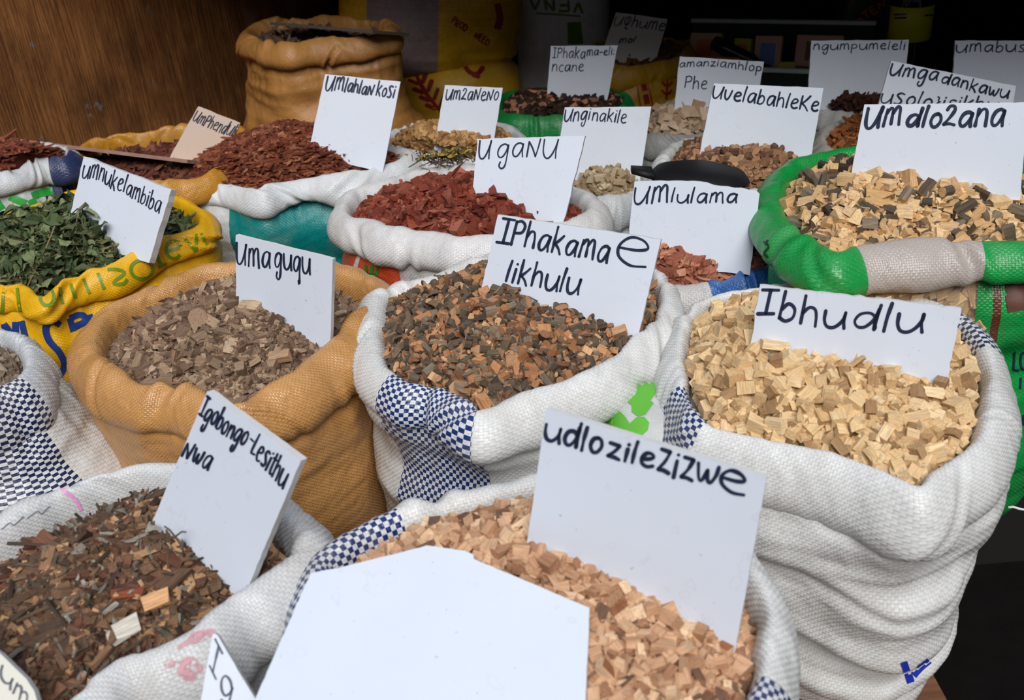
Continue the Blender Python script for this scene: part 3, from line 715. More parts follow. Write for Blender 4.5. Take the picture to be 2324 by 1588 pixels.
def wood(name, c1, c2, sc=(3, 60, 60)):
    t = NT(name); f = t.noise(t.scale(t.pos(), sc), 1.0, 4, 0.6)
    t.l(t.ramp(f, [(0.3, c1), (0.7, c2)]), t.b.inputs['Base Color']); t.b.inputs['Roughness'].default_value = 0.7; t.bump(f, 0.001); return t.m
M_PLANK = wood('pallet_timber', S(92, 58, 38), S(130, 86, 58))
pl = empty('timber_platform', (-0.2, 1.9, 0), 'low timber platform under the rows of sacks, one brown corner showing lower right', 'platform')
p2 = empty('back_crate', (1.05, 2.2, 0), 'low dark crate carrying the green sack and the sacks at the right rear', 'crate')
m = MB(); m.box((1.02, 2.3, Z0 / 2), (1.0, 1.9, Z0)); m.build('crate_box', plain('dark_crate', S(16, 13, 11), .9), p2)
m = MB()
for i in range(19):
    y_ = 0.42 + i * 0.152; x_ = max(-1.04, -1.65 + (y_ + .09 - 1.15) * .523 + .06); m.box(((x_ + .495) / 2, y_, Z0 - 0.012), (.495 - x_, 0.145, 0.022))
m.build('deck', M_PLANK, pl, bevel=0.002)
for x, y0, y1 in ((-.98, .4, 1.85), (-.28, .4, 3.2), (.40, .4, 3.2)):
    m = MB(); m.box((x, (y0 + y1) / 2, (Z0 - 0.024) / 2), (0.09, y1 - y0, Z0 - 0.024)); m.build('bearer', M_PLANK, pl, bevel=0.003)

# ------------------------------------------------------------------ sacks
CR = {
    'S1': [(730,1330),(740,1275),(790,1235),(864,1195),(933,1165),(1002,1145),(1072,1130),(1169,1105),(1300,1085),(1450,1100),(1600,1180),(1690,1290),(1730,1360),(1735,1440),(1715,1540),(1680,1640),(1560,1780),(1350,1850),(1100,1850),(880,1750),(760,1600),(710,1450)],
    'S2': [(-60,1230),(0,1195),(52,1160),(132,1122),(242,1080),(312,1062),(391,1065),(480,1090),(580,1130),(640,1170),(675,1215),(665,1255),(620,1290),(560,1330),(500,1365),(440,1425),(364,1466),(270,1490),(200,1545),(150,1590),(80,1650),(0,1680),(-100,1650),(-180,1550),(-190,1400),(-130,1290)],
    'S3': [(-40,755),(15,760),(48,785),(58,820),(38,860),(0,880),(-60,900),(-150,880),(-200,820),(-150,770)],
    'S4': [(214,775),(232,730),(275,690),(325,668),(385,645),(457,612),(519,603),(600,597),(690,598),(750,612),(805,627),(848,650),(828,690),(788,728),(748,780),(696,812),(654,847),(589,880),(537,915),(502,904),(464,886),(416,868),(364,866),(322,864),(275,840),(235,810)],
    'S5': [(864,700),(874,665),(933,648),(1013,627),(1050,607),(1099,590),(1200,570),(1350,575),(1450,595),(1495,640),(1500,690),(1470,740),(1439,763),(1408,794),(1363,832),(1293,861),(1221,884),(1151,906),(1096,929),(1058,904),(1016,880),(968,866),(930,866),(892,842),(866,814),(855,750)],
    'S6': [(1560,740),(1585,700),(1640,672),(1718,658),(1800,650),(1891,650),(1980,662),(2080,690),(2182,735),(2225,790),(2240,850),(2235,930),(2215,985),(2165,1025),(2113,1062),(2085,1095),(2043,1080),(1985,1052),(1920,1028),(1836,1008),(1732,985),(1663,968),(1605,953),(1575,915),(1560,860),(1553,800)],
    'S7': [(-120,560),(-80,510),(0,490),(104,458),(170,436),(260,430),(340,435),(400,452),(450,480),(445,510),(398,528),(339,545),(287,578),(242,602),(173,622),(118,648),(93,668),(52,642),(0,645),(-80,620)],
    'S8': [(408,395),(420,372),(512,338),(570,312),(640,300),(706,300),(790,310),(881,338),(915,348),(900,362),(864,372),(815,386),(760,396),(693,400),(620,414),(585,426),(519,414),(443,412),(418,405)],
    'S9': [(785,470),(810,436),(874,418),(947,392),(1002,386),(1077,384),(1180,392),(1290,430),(1335,462),(1310,490),(1250,510),(1180,522),(1117,526),(1044,535),(1009,526),(933,518),(881,514),(843,498),(800,490)],
    'S10': [(1768,440),(1785,395),(1830,365),(1936,338),(2080,330),(2240,350),(2380,400),(2450,460),(2430,510),(2324,540),(2224,543),(2113,543),(1992,550),(1936,556),(1898,572),(1853,545),(1815,520),(1782,485)],
    'S11': [(1420,600),(1410,560),(1450,525),(1530,510),(1640,510),(1720,530),(1760,570),(1740,605),(1680,622),(1610,642),(1540,650),(1470,640)],
    'S12': [(-90,375),(-120,350),(-80,328),(0,322),(60,325),(110,332),(150,343),(140,355),(118,356),(75,364),(23,384),(-30,388)],
    'S13': [(185,335),(250,312),(320,300),(410,292),(520,290),(560,310),(540,350),(470,390),(400,405),(360,410),(300,400),(220,375)],
    'S14': [(560,72),(580,58),(640,46),(720,42),(800,44),(870,52),(880,66),(847,78),(800,84),(713,90),(658,99),(609,95),(575,82)],
    'S15': [(880,315),(900,300),(1000,272),(1080,275),(1150,290),(1180,315),(1150,345),(1080,355),(1030,352),(960,345),(905,335)],
    'S16': [(1138,238),(1150,215),(1200,206),(1280,200),(1370,203),(1412,215),(1405,240),(1360,252),(1279,260),(1208,262),(1155,258)],
    'S17': [(1280,430),(1285,405),(1330,385),(1400,380),(1450,395),(1460,415),(1420,440),(1370,447),(1310,440)],
    'S18': [(1460,270),(1490,250),(1560,240),(1640,245),(1680,265),(1650,290),(1580,300),(1500,305),(1468,295)],
    'S19': [(1510,370),(1540,330),(1600,315),(1700,318),(1790,335),(1830,365),(1810,400),(1740,425),(1650,432),(1560,420),(1515,400)],
    'S20': [(1850,235),(1880,215),(1950,210),(2030,215),(2070,232),(2040,250),(1960,258),(1890,252)],
    'S21': [(1890,340),(1880,300),(1920,270),(2000,255),(2120,255),(2250,270),(2290,310),(2200,345),(2000,355)],
    'S22': [(2140,275),(2180,255),(2280,248),(2380,255),(2420,275),(2370,300),(2260,310),(2170,300)],
    'S23': [(1340,110),(1370,95),(1440,85),(1520,88),(1555,100),(1540,125),(1480,140),(1410,150),(1360,140)],
}
H = dict(S1=.57, S2=.57, S3=.57, S4=.57, S5=.57, S6=.57, S7=.57, S8=.57, S9=.57, S10=.50, S11=.60, S12=.52, S13=.55, S14=.43, S15=.58, S16=.60, S17=.62, S18=.62, S19=.58, S20=.60, S21=.60, S22=.68, S23=.60)
for k in CR:
    zr = CAMZ - H[k]; p = np.array([atz(x, y, zr)[:2] for x, y in CR[k]]); c = p.mean(0)
    SACK_PLAN[k] = (c, np.linalg.norm(p - c, axis=1).mean())
def band(u_of, p0, p1, kind, col):
    a, b = u_of(*p0), u_of(*p1)
    return [(a, b, kind, col)] if a <= b else [(a, 99., kind, col), (-9., b, kind, col)]
SK = {}
def sack(k, label, mr, mb=None, **kw):
    SK[k] = make_sack(k, CR[k], CAMZ - H[k], label, mr, mb or mr, seed=int(k[1:]), **kw); return SK[k]
TAN = S(190, 138, 78); TAN2 = S(176, 124, 66); YEL = S(222, 168, 16); YEL2 = S(190, 140, 20); GREEN = S(16, 140, 62)
OFFW = (0.60, 0.585, 0.56); GREYW = (0.52, 0.54, 0.55)
big = 'large open sacks at the front'
sack('S1', 'white sack with blue check trim, nearest at the front centre, half covered by blank board', lambda u: fabric('front_sack_cloth', WHITE, band(u, (916, 1178), (712, 1450), 'check', BLUE) + band(u, (1560, 1780), (1716, 1530), 'check', BLUE), weave=0.0034),
     w=0.034, d=0.055, wr=1.1, pin=6)
sack('S2', 'off-white sack with faint pink print in the front left corner, full of mixed bark', lambda u: fabric('mixed_bark_sack_cloth', (0.56, 0.56, 0.55), weave=0.003, dirtamt=0.45), w=0.036, d=0.06, wr=1.0, pin=6)
sack('S3', 'white sack with blue check panels cut by the left edge of the photo', lambda u: fabric('left_check_sack_cloth', GREYW, band(u, (-140, 862), (46, 862), 'check', NAVY), weave=0.003, chk=0.0042),
     lambda u: fabric('left_check_sack_body', OFFW, band(u, (-150, 862), (34, 872), 'check', NAVY), weave=0.003, chk=0.0042, dirtamt=0.35), w=0.032, d=0.07, bulge=0.10, clip=False,
     prof=[(0, .02), (.15, .05), (.4, .12), (.7, .12), (.9, .06), (1, -.02)])
sack('S4', 'tan orange sack of greyish brown wood pieces left of centre', fabric('tan_sack_cloth', TAN, weave=0.0026, wv=.12, rough=.26, dirt=S(128, 84, 40), dirtamt=.4, spec=.65, wrink=6., bstr=.8), w=0.044, d=0.056, bulge=0.035, wr=1.1, pin=10)
sack('S5', 'white sack with one blue check stripe in the middle of the photo', lambda u: fabric('check_stripe_sack_cloth', WHITE, band(u, (900, 848), (1088, 927), 'check', BLUE), weave=0.0034), w=0.036, d=0.050, bulge=0.028, pin=9)
sack('S6', 'tall white sack with blue check trim of pale cube chips on the right', lambda u: fabric('pale_chip_sack_cloth', WHITE, band(u, (1563, 872), (1612, 956), 'check', BLUE) + band(u, (2226, 788), (2120, 705), 'check', NAVY), weave=0.0034),
     w=0.040, d=0.075, bulge=0.03, wr=1.3, folds=[(.30, .004, .02, .06), (.55, .012, .035, .05), (.76, .010, .03, .05)], prof=[(0, .02), (.12, .036), (.3, .026), (.5, .010), (.62, -.002), (.75, .006), (.88, -.012), (.95, -.05), (1, -.09)])
sack('S7', 'yellow sack with green and blue print full of dried green leaves', fabric('yellow_leaf_sack_cloth', YEL, weave=0.0026, wv=.14, rough=.3, dirt=S(150, 100, 10), dirtamt=.3), w=0.030, d=0.042, bulge=.05, wr=1.1, clip=False)
sack('S8', 'white sack with teal band heaped with red-brown bark shards', lambda u: fabric('teal_band_sack_cloth', (0.60, .62, .63), weave=0.003), lambda u: fabric('teal_band_sack_body', (0.60, .62, .63), band(u, (530, 415), (800, 388), 'plain', S(0, 122, 120)), weave=0.003), w=0.034, d=0.047, bulge=.03)
sack('S9', 'cream sack with orange and green print full of brick-red chunks', lambda u: fabric('red_chunk_sack_cloth', (0.60, .585, .57), weave=0.003), lambda u: fabric('red_chunk_sack_body', (0.60, .59, .58), band(u, (795, 440), (912, 516), 'plain', S(222, 88, 52)), weave=0.003), w=0.040, d=0.058, bulge=.03)
M_WIN = None
def green_body(u):
    m_ = fabric('green_window_sack_body', GREEN, band(u, (1936, 556), (2228, 543), 'plain', S(150, 138, 128)) + band(u, (1875, 560), (1886, 566), 'plain', S(20, 60, 36)) + band(u, (2262, 543), (2275, 543), 'plain', S(90, 44, 24)), weave=0.003, rough=.3, dirtamt=.1)
    t = m_.node_tree; b = t.nodes['Principled BSDF']; uvn = t.nodes.new('ShaderNodeUVMap'); s = t.nodes.new('ShaderNodeSeparateXYZ'); t.links.new(uvn.outputs[0], s.inputs[0])
    a, c = u(1936, 556), u(2228, 543)
    def mth(op, x, y):
        q = t.nodes.new('ShaderNodeMath'); q.operation = op
        for i, v in enumerate((x, y)):
            if isinstance(v, float): q.inputs[i].default_value = v
            else: t.links.new(v, q.inputs[i])
        return q.outputs[0]
    msk = mth('MULTIPLY', mth('GREATER_THAN', s.outputs[0], a), mth('LESS_THAN', s.outputs[0], c))
    msk = mth('MULTIPLY', msk, mth('GREATER_THAN', s.outputs[1], 0.31))
    t.links.new(mth('SUBTRACT', 1.0, mth('MULTIPLY', msk, 0.74)), b.inputs['Alpha'])
    return m_
sack('S10', 'green sack with see-through grey window heaped with bark-edged wood blocks', lambda u: fabric('green_sack_rim_cloth', GREEN, band(u, (1936, 556), (2228, 543), 'plain', S(168, 158, 150)), weave=0.0032, rough=.3, dirtamt=.12), green_body, w=0.044, d=0.052, bulge=.03)
sack('S11', 'grey and blue sack of reddish chips behind the umlulama sign', lambda u: fabric('blue_grey_sack_cloth', (0.42, .40, .38), band(u, (1600, 644), (1770, 580), 'plain', S(40, 88, 150)), weave=0.003), lambda u: fabric('blue_grey_sack_body', S(36, 70, 120), weave=0.003), w=0.03, d=0.055)
sack('S12', 'grey-white sack with navy trim of red bark strips at the far left', lambda u: fabric('navy_trim_sack_cloth', GREYW, band(u, (112, 357), (150, 345), 'plain', S(38, 50, 86)), weave=0.003), lambda u: fabric('navy_trim_sack_body', GREYW, band(u, (90, 362), (150, 343), 'plain', S(38, 50, 86)), weave=0.003), w=0.030, d=0.046, bulge=.03)
sack('S13', 'dull yellow sack of dark red bark against the brown wall', fabric('dull_yellow_sack_cloth', S(176, 122, 30), weave=0.003, rough=.3), w=0.024, d=0.05, wr=1.4)
sack('S14', 'full tan sack standing tall beside the brown wall, folded top', fabric('tall_tan_sack_cloth', TAN2, weave=0.003, wv=.12, rough=.4, dirt=S(110, 74, 36)), w=0.034, d=0.05, bulge=.09, wr=1.5,
     prof=[(0, .005), (.08, .012), (.25, .03), (.5, .075), (.75, .10), (.92, .07), (1, -.03)])
sack('S15', 'white sack of yellow-brown chips behind the umzaneno sign', lambda u: fabric('yellow_chip_sack_cloth', (0.58, .6, .61), band(u, (948, 343), (966, 346), 'check', NAVY), weave=0.003, chk=.004), w=0.03, d=0.055)
sack('S16', 'shiny green sack of dark and pinkish bits deep in the stall', fabric('shiny_green_sack_cloth', S(14, 128, 60), weave=0.003, rough=.22, dirtamt=.1), w=0.034, d=0.075, wr=.8)
sack('S17', 'grey-white sack of beige chips behind the unginakile sign', fabric('beige_chip_sack_cloth', (0.50, .52, .52), weave=0.003), w=0.034, d=0.06)
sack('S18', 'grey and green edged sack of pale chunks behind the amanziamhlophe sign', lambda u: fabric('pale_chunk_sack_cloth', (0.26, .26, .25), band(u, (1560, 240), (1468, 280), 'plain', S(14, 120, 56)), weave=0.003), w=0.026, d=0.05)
sack('S19', 'pale grey sack of small brown chips behind the uvelabahleke sign', fabric('brown_chip_sack_cloth', (0.56, .58, .56), weave=0.003), w=0.034, d=0.06)
sack('S20', 'white sack of dark brown shavings behind the ngumpumeleli sign', fabric('dark_shaving_sack_cloth', (0.50, .5, .47), weave=0.003), w=0.03, d=0.05)
sack('S21', 'beige sack of orange-brown shreds behind the umdlozana sign', fabric('beige_shred_sack_cloth', (0.44, .41, .36), weave=0.003), w=0.032, d=0.055)
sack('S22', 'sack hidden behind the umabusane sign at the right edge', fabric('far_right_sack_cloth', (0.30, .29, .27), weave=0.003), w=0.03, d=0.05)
sack('S23', 'yellow sack with red print standing below the uqhume sign', fabric('red_print_yellow_sack_cloth', YEL2, weave=0.003), w=0.028, d=0.055, bulge=.05)

# ------------------------------------------------------------------ signs
def zs(k, dz=0.02): return CAMZ - H[k] + dz
sg = make_sign
sg([(1240, 928), (1740, 1085), (1664, 1500), (1186, 1300)], (1440, 1345), zs('S1', 0), 'white board reading udlozilezizwe, largest lettered sign at the front', [('udlo', [(1236, 994), (1300, 1016), (1366, 1028)], 50), ('zile', [(1378, 1032), (1430, 1050), (1484, 1060)], 50), ('ziz', [(1492, 1066), (1520, 1076), (1572, 1092)], 48), ('w', [(1580, 1088), (1628, 1098)], 34), ('e', [(1632, 1100), (1692, 1126)], 56)], lw=9, th=.007, seed=1, line=((1200, 1222, .030), (1640, 1475, .002)))
sg([(735, 1290), (1338, 1379), (1325, 1760), (520, 1720)], (1336, 1385), zs('S1', .035), 'blank white board with cut corners lying across the front centre sack', fixed=(-4, 76), th=.007, seed=2,
   poly=[(705, 1300), (760, 1290), (954, 1242), (968, 1237), (1054, 1249), (1074, 1258), (1076, 1268), (1338, 1379), (1334, 1480), (1326, 1640), (1240, 1720), (520, 1720)])
sg([(470, 888), (683, 1045), (548, 1368), (322, 1240)], (430, 1262), zs('S2', 0), 'white board reading igobongo-lesithu nwa tilted in the front left sack', [('Igobongo', [(452, 940), (480, 962), (510, 988), (556, 1010)], 26), ('-Lesithu', [(562, 1012), (586, 1046), (642, 1108)], 30), ('Nwa', [(414, 1032), (474, 1064)], 28)], lw=5.5, th=.008, seed=3, line=((352, 1165, .012), (500, 1340, -.003)))
sg([(487, 1437), (640, 1690), (560, 1740), (445, 1650)], (470, 1560), zs('S2', -.0), 'corner of a white board reading igo at the bottom edge', [('Igo', [(474, 1510), (515, 1590), (545, 1660)], 40)], lw=5, th=.008, poly=[(482, 1440), (488, 1437), (496, 1444), (640, 1690), (560, 1740), (440, 1680)], fixed=(8, 40), seed=4)
sg([(-110, 1400), (76, 1568), (110, 1660), (-120, 1620)], (20, 1560), zs('S2', .03), 'corner of a yellowed lettered board at the bottom left corner', [('um', [(0, 1532), (60, 1610)], 28, (.25, -.97))], lw=5, poly=[(-140, 1380), (0, 1482), (60, 1540), (78, 1568), (110, 1680), (-140, 1700)], mat=sign_mat('yellowed_board', (.6, .58, .5), .3), fixed=(10, 45), th=.009, seed=5)
sg([(535, 533), (755, 588), (749, 812), (536, 750)], (640, 735), zs('S4', 0), 'white board reading umaguqu in the tan sack', [('Uma', [(537, 596), (575, 604), (614, 610)], 32), ('guqu', [(624, 604), (660, 612), (704, 624)], 30)], lw=4.5, th=.007, seed=6, line=((536, 682, .022), (735, 778, 0)))
sg([(1130, 487), (1500, 543), (1444, 780), (1085, 690)], (1280, 690), zs('S5', 0), 'white board reading iphakama elikhulu in the white check-striped sack', [('I', [(1127, 548), (1158, 552)], 36), ('Phakama', [(1160, 555), (1250, 572), (1378, 598)], 36), ('e', [(1394, 590), (1468, 614)], 58), ('likhulu', [(1148, 640), (1230, 655), (1312, 668)], 30)], lw=6, th=.008, ragged=.3, seed=7, line=((1103, 632, .042), (1445, 750, .006)))
sg([(1725, 647), (2182, 700), (2140, 905), (1700, 805)], (1920, 835), zs('S6', 0), 'white board reading ibhudlu above the pale cubes', [('I', [(1717, 712), (1760, 712)], 40), ('bhu', [(1768, 724), (1850, 742), (1915, 748)], 40), ('dlu', [(1935, 744), (2010, 754), (2092, 756)], 44)], lw=8, th=.007, ragged=.7, seed=8, line=((1703, 780, .036), (2145, 878, .012)))
sg([(1962, 237), (2334, 232), (2312, 490), (1925, 430)], (2120, 428), zs('S10', 0), 'large white board reading umdlozana in the green sack', [('Um', [(1962, 292), (2042, 284)], 42), ('dlo', [(2056, 288), (2134, 290)], 42), ('2ana', [(2140, 284), (2276, 286)], 42)], lw=7.5, th=.007, seed=9, line=((1927, 385, .045), (2312, 465, .018)))
sg([(1440, 412), (1724, 430), (1702, 625), (1420, 590)], (1570, 578), zs('S11', 0), 'white board reading umlulama with a torn top edge', [('Um', [(1438, 466), (1516, 460)], 38), ('lulama', [(1524, 458), (1672, 462)], 32)], lw=4.5, ragged=.5, th=.006, poly=[(1440, 412), (1500, 410), (1590, 412), (1620, 420), (1716, 432), (1724, 440), (1702, 625), (1420, 590)], seed=10, line=((1490, 566, .034), (1700, 608, .012)))
sg([(1083, 315), (1328, 308), (1280, 500), (1070, 470)], (1190, 462), zs('S9', 0), 'white board reading uganu in the sack of red chunks', [('U', [(1086, 361), (1112, 361)], 38), ('gaNU', [(1128, 356), (1264, 357)], 40)], lw=3.6, th=.009, seed=11, ragged=.4, line=((1075, 437, .038), (1285, 487, .012)))
sg([(738, 168), (909, 185), (870, 385), (700, 345)], (790, 350), zs('S8', 0), 'white board reading umlahlankosi above the bark shards', [('Um', [(738, 204), (778, 206)], 25), ('lahlaN', [(782, 208), (846, 216)], 17), ('koSi', [(853, 217), (894, 221)], 18)], lw=3.8, th=.004, seed=12, ext=.03, line=((704, 325, .048), (873, 370, .005)))
sg([(190, 355), (389, 430), (340, 590), (150, 530)], (225, 527), zs('S7', 0), 'white board reading umnukelambiba among the green leaves', [('umnuke', [(186, 403), (228, 410), (254, 428), (276, 434)], 30), ('lambiba', [(280, 436), (320, 460), (362, 482)], 30)], lw=3.2, th=.012, seed=13, ragged=.3, ext=.04, line=((164, 481, .028), (279, 562, .020)))
sg([(450, 241), (545, 279), (505, 365), (376, 372)], (420, 366), zs('S13', -.01), 'tan card reading umphendulo by the brown wall', [('UmPhendUli', [(436, 274), (480, 292), (530, 312)], 17)], lw=2.6, mat=M_CARD, th=.008, seed=14)
sg([(1010, 193), (1141, 199), (1118, 335), (985, 335)], (1050, 328), zs('S15', .02), 'grey-white board reading umzaneno in front of the yellow sacks', [('Um2aNeNo', [(1011, 226), (1130, 228)], 22)], lw=3.2, th=.005, seed=15)
sg([(1250, 104), (1402, 103), (1376, 240), (1240, 235)], (1310, 226), zs('S16', .015), 'shaded board reading iphakama-eli ncane in the shiny green sack', [('IPhaka', [(1254, 131), (1328, 133)], 17), ('ma-eli:', [(1332, 127), (1394, 124)], 14), ('ncane', [(1253, 162), (1324, 161)], 13)], lw=2.6, th=.012, seed=16)
sg([(1398, 28), (1515, 43), (1490, 132), (1366, 120)], (1430, 118), zs('S23', .015), 'dim yellowed board reading uqhume at the back', [('UQhume', [(1392, 58), (1450, 62), (1506, 70)], 17), ('mol', [(1405, 98), (1440, 96)], 8)], lw=3.0, mat=sign_mat('cream_board', (.62, .6, .54), .3), seed=17)
sg([(1282, 244), (1478, 242), (1450, 425), (1258, 400)], (1350, 402), zs('S17', .02), 'board reading unginakile behind the uganu sign', [('Ungi', [(1280, 276), (1338, 270)], 26), ('nakile', [(1344, 272), (1420, 280)], 24)], lw=3.2, seed=18, th=.004)
sg([(1543, 128), (1734, 140), (1712, 275), (1528, 266)], (1600, 266), zs('S18', .02), 'shaded board reading amanziamhlophe on two lines', [('amanzi', [(1542, 152), (1630, 150)], 16), ('amhlop', [(1634, 152), (1728, 164)], 16), ('Phe', [(1554, 200), (1604, 202)], 16)], lw=2.6, th=.004, seed=19)
sg([(1620, 189), (1869, 200), (1838, 372), (1585, 362)], (1690, 358), zs('S19', .02), 'board reading uvelabahleke in front of the amanziamhlophe sign', [('UvelabahleKe', [(1616, 222), (1740, 238), (1856, 252)], 25)], lw=4.2, th=.004, seed=20)
sg([(1842, 92), (2063, 90), (2048, 240), (1832, 235)], (1930, 228), zs('S20', .012), 'shaded board reading ngumpumeleli before the dark bottle', [('ngumpumeleli', [(1846, 113), (2054, 112)], 16)], lw=2.8, th=.004, seed=21)
sg([(2023, 138), (2306, 195), (2286, 310), (1978, 290)], (2120, 300), zs('S21', .012), 'tilted board reading umgadankawu above the umdlozana sign', [('Umga', [(2018, 170), (2070, 176), (2126, 184)], 21), ('dankawu', [(2136, 186), (2210, 208), (2286, 224)], 22), ('uSolo}isikhu', [(1997, 234), (2120, 244), (2262, 252)], 18)], lw=4.2, th=.004, seed=22)
sg([(2168, 92), (2420, 92), (2410, 280), (2156, 276)], (2270, 272), zs('S22', .012), 'shaded board reading umabusane cut by the right edge', [('Umabusane', [(2170, 118), (2400, 118)], 22)], lw=3.2, th=.004, seed=23)
# two boards seen edge-on
def edge_board(p0, p1, z0_, z1_, deep, th, label, mat):
    A = atz(*p0, z0_); B = atz(*p1, z1_); d = (A + B) / 2 - CAM; d /= np.linalg.norm(d); d[2] -= .0; e = B - A; e /= np.linalg.norm(e); d = d - e * np.dot(d, e); d /= np.linalg.norm(d); n = np.cross(e, d); n /= np.linalg.norm(n)
    if n[2] < 0: n = -n
    c = [A, B, B + d * deep, A + d * deep]; V = [p + n * th / 2 for p in c] + [p - n * th / 2 for p in c]
    F = [(0, 1, 2, 3), (7, 6, 5, 4)] + [(i, i + 4, (i + 1) % 4 + 4, (i + 1) % 4) for i in range(4)]
    o = mesh_obj('flat_board', V, [i for f in F for i in f], [len(f) for f in F], mat); tag(o, label, 'board'); return o
M_HARD = wood('brown_hardboard', S(128, 96, 82), S(150, 116, 100))
edge_board((8, 315), (425, 366), zs('S13', .03), zs('S13', .012), .10, .007, 'thin brown board seen edge-on across the two bark sacks by the wall', M_HARD)
edge_board((612, 53), (846, 72), zs('S14', .02), zs('S14', .02), .12, .007, 'thin dark board lying across the mouth of the tall tan sack', plain('dark_hardboard', S(84, 76, 70), .5))

# ------------------------------------------------------------------ heaps of goods
BARK = chip_mat('dark_bark', [S(84, 70, 57), S(108, 92, 74), S(66, 57, 49), S(130, 114, 94)], .4)
def cm(name, *c, grain=.32): return chip_mat(name, [S(*x) for x in c], grain)
B3 = dict(jit=.12, flat=.3)
def heap(sk, *a, **kw):
    o = make_heap(SK[sk], *a, seed=int(sk[1:]), **kw); return o
heap('S6', (1750, 785), .034, -.012, -.015, [('block', .65, (.0145, .0128, .0112), B3), ('half', .25, (.0155, .014, .0125), dict(jit=.1, flat=.3, mat=(0, 0))), ('block', .3, (.010, .008, .006), B3)],
     [cm('pale_wood', (212, 178, 130), (224, 192, 146), (198, 160, 112), (232, 204, 160), (218, 184, 136), (156, 122, 86)), BARK], 'heap of pale cream wood cubes below the ibhudlu sign', k=2.0)
heap('S1', (1190, 1210), .035, -.03, -.03, [('block', .8, (.0118, .0098, .0082), B3), ('barkblock', .25, (.012, .010, .008), B3), ('block', .3, (.008, .006, .005), B3)],
     [cm('pinkish_wood', (200, 157, 122), (186, 140, 106), (212, 174, 138), (158, 114, 84), (206, 166, 130), (222, 188, 152)), cm('mid_bark', (120, 84, 60), (98, 78, 64), (150, 98, 66))], 'heap of pinkish wood chips under the udlozilezizwe sign', k=2.0)
heap('S5', (1070, 650), .034, -.012, -.015, [('twig', .5, (.010, .0085, .0085), dict(jit=.05, flat=.2, dvar=.35)), ('block', .3, (.011, .009, .006), dict(jit=.22, flat=.4, dvar=.35)), ('half', .2, (.012, .009, .008), dict(jit=.06, flat=.3)), ('leaf', .3, (.022, .015, .012), dict(jit=.05, flat=.5, mat=2)), ('strand', .25, (.020, .0035, .0035), dict(jit=.0, flat=.5))],
     [cm('orange_heartwood', (184, 132, 90), (146, 96, 62), (206, 164, 122), (122, 82, 58), (172, 124, 88)), BARK, cm('dry_leaf_bits', (112, 94, 74), (96, 80, 64), (128, 110, 88), grain=.15)], 'heap of chopped twigs and leaf bits under the iphakama elikhulu sign', name='chopped_twigs', cat='chopped twigs', cover=3.0, k=2.0)
heap('S3', (-40, 800), .0, -.03, -.04, [('block', .8, (.018, .011, .006), dict(jit=.15, flat=.6)), ('block', .4, (.009, .007, .005), B3)], [cm('grey_brown_bits', (134, 116, 98), (110, 92, 76), (156, 138, 118))], 'grey-brown bits in the check-striped sack at the left edge', name='bark_pieces', cat='bark')
heap('S4', (535, 670), .028, -.020, -.05, [('block', .5, (.018, .0115, .0085), dict(jit=.13, flat=.45, dvar=.33)), ('block', .22, (.026, .007, .004), dict(jit=.22, flat=.7)), ('block', .7, (.008, .005, .0035), B3), ('strand', .06, (.03, .0018, .0018), dict(jit=0))],
     [cm('weathered_wood', (122, 98, 80), (140, 114, 92), (100, 78, 62), (160, 134, 108), (84, 66, 54), (132, 100, 78), (178, 152, 124), grain=.42), cm('grey_twig', (120, 100, 84), (90, 72, 58))], 'heap of weathered grey-brown wood pieces under the umaguqu sign', k=2.0)
heap('S9', (1010, 425), .045, -.014, -.05, [('block', .75, (.0155, .012, .0095), dict(jit=.2, flat=.35, dvar=.33)), ('block', .15, (.034, .006, .004), dict(jit=.2, flat=.8)), ('block', .4, (.010, .007, .005), B3)],
     [cm('brick_red_wood', (126, 56, 41), (144, 72, 53), (88, 40, 31), (164, 98, 78), (112, 50, 37), (136, 62, 45), (98, 46, 36))], 'heap of brick-red wood chunks under the uganu sign', k=2.0)
heap('S8', (640, 305), .055, -.012, -.03, [('block', .6, (.022, .009, .004), dict(jit=.2, flat=.85, dvar=.33)), ('block', .3, (.03, .005, .003), dict(jit=.2, flat=.95)), ('block', .5, (.012, .007, .004), B3)],
     [cm('red_brown_bark', (122, 62, 42), (104, 50, 36), (142, 80, 56), (86, 44, 34), (130, 70, 48), (154, 100, 72), grain=.4)], 'heap of red-brown bark shards under the umlahlankosi sign', name='bark_shards', cat='bark')
heap('S7', (130, 510), .04, -.02, -.045, [('leaf', 1.0, (.031, .022, .017), dict(jit=.1, flat=.05, dvar=.3)), ('leaf', .5, (.016, .013, .010), dict(jit=.1, flat=.1)), ('strand', .12, (.04, .0018, .0018), dict(jit=0, flat=.4, mat=1))],
     [cm('dried_green_leaf', (70, 84, 52), (90, 104, 66), (50, 62, 38), (118, 128, 90), (98, 96, 66), (58, 72, 46), grain=.15), cm('leaf_stalk', (130, 120, 84), (84, 76, 50))], 'heap of dried green leaves under the umnukelambiba sign', name='dried_leaves', cat='dried leaves', cover=4.0)
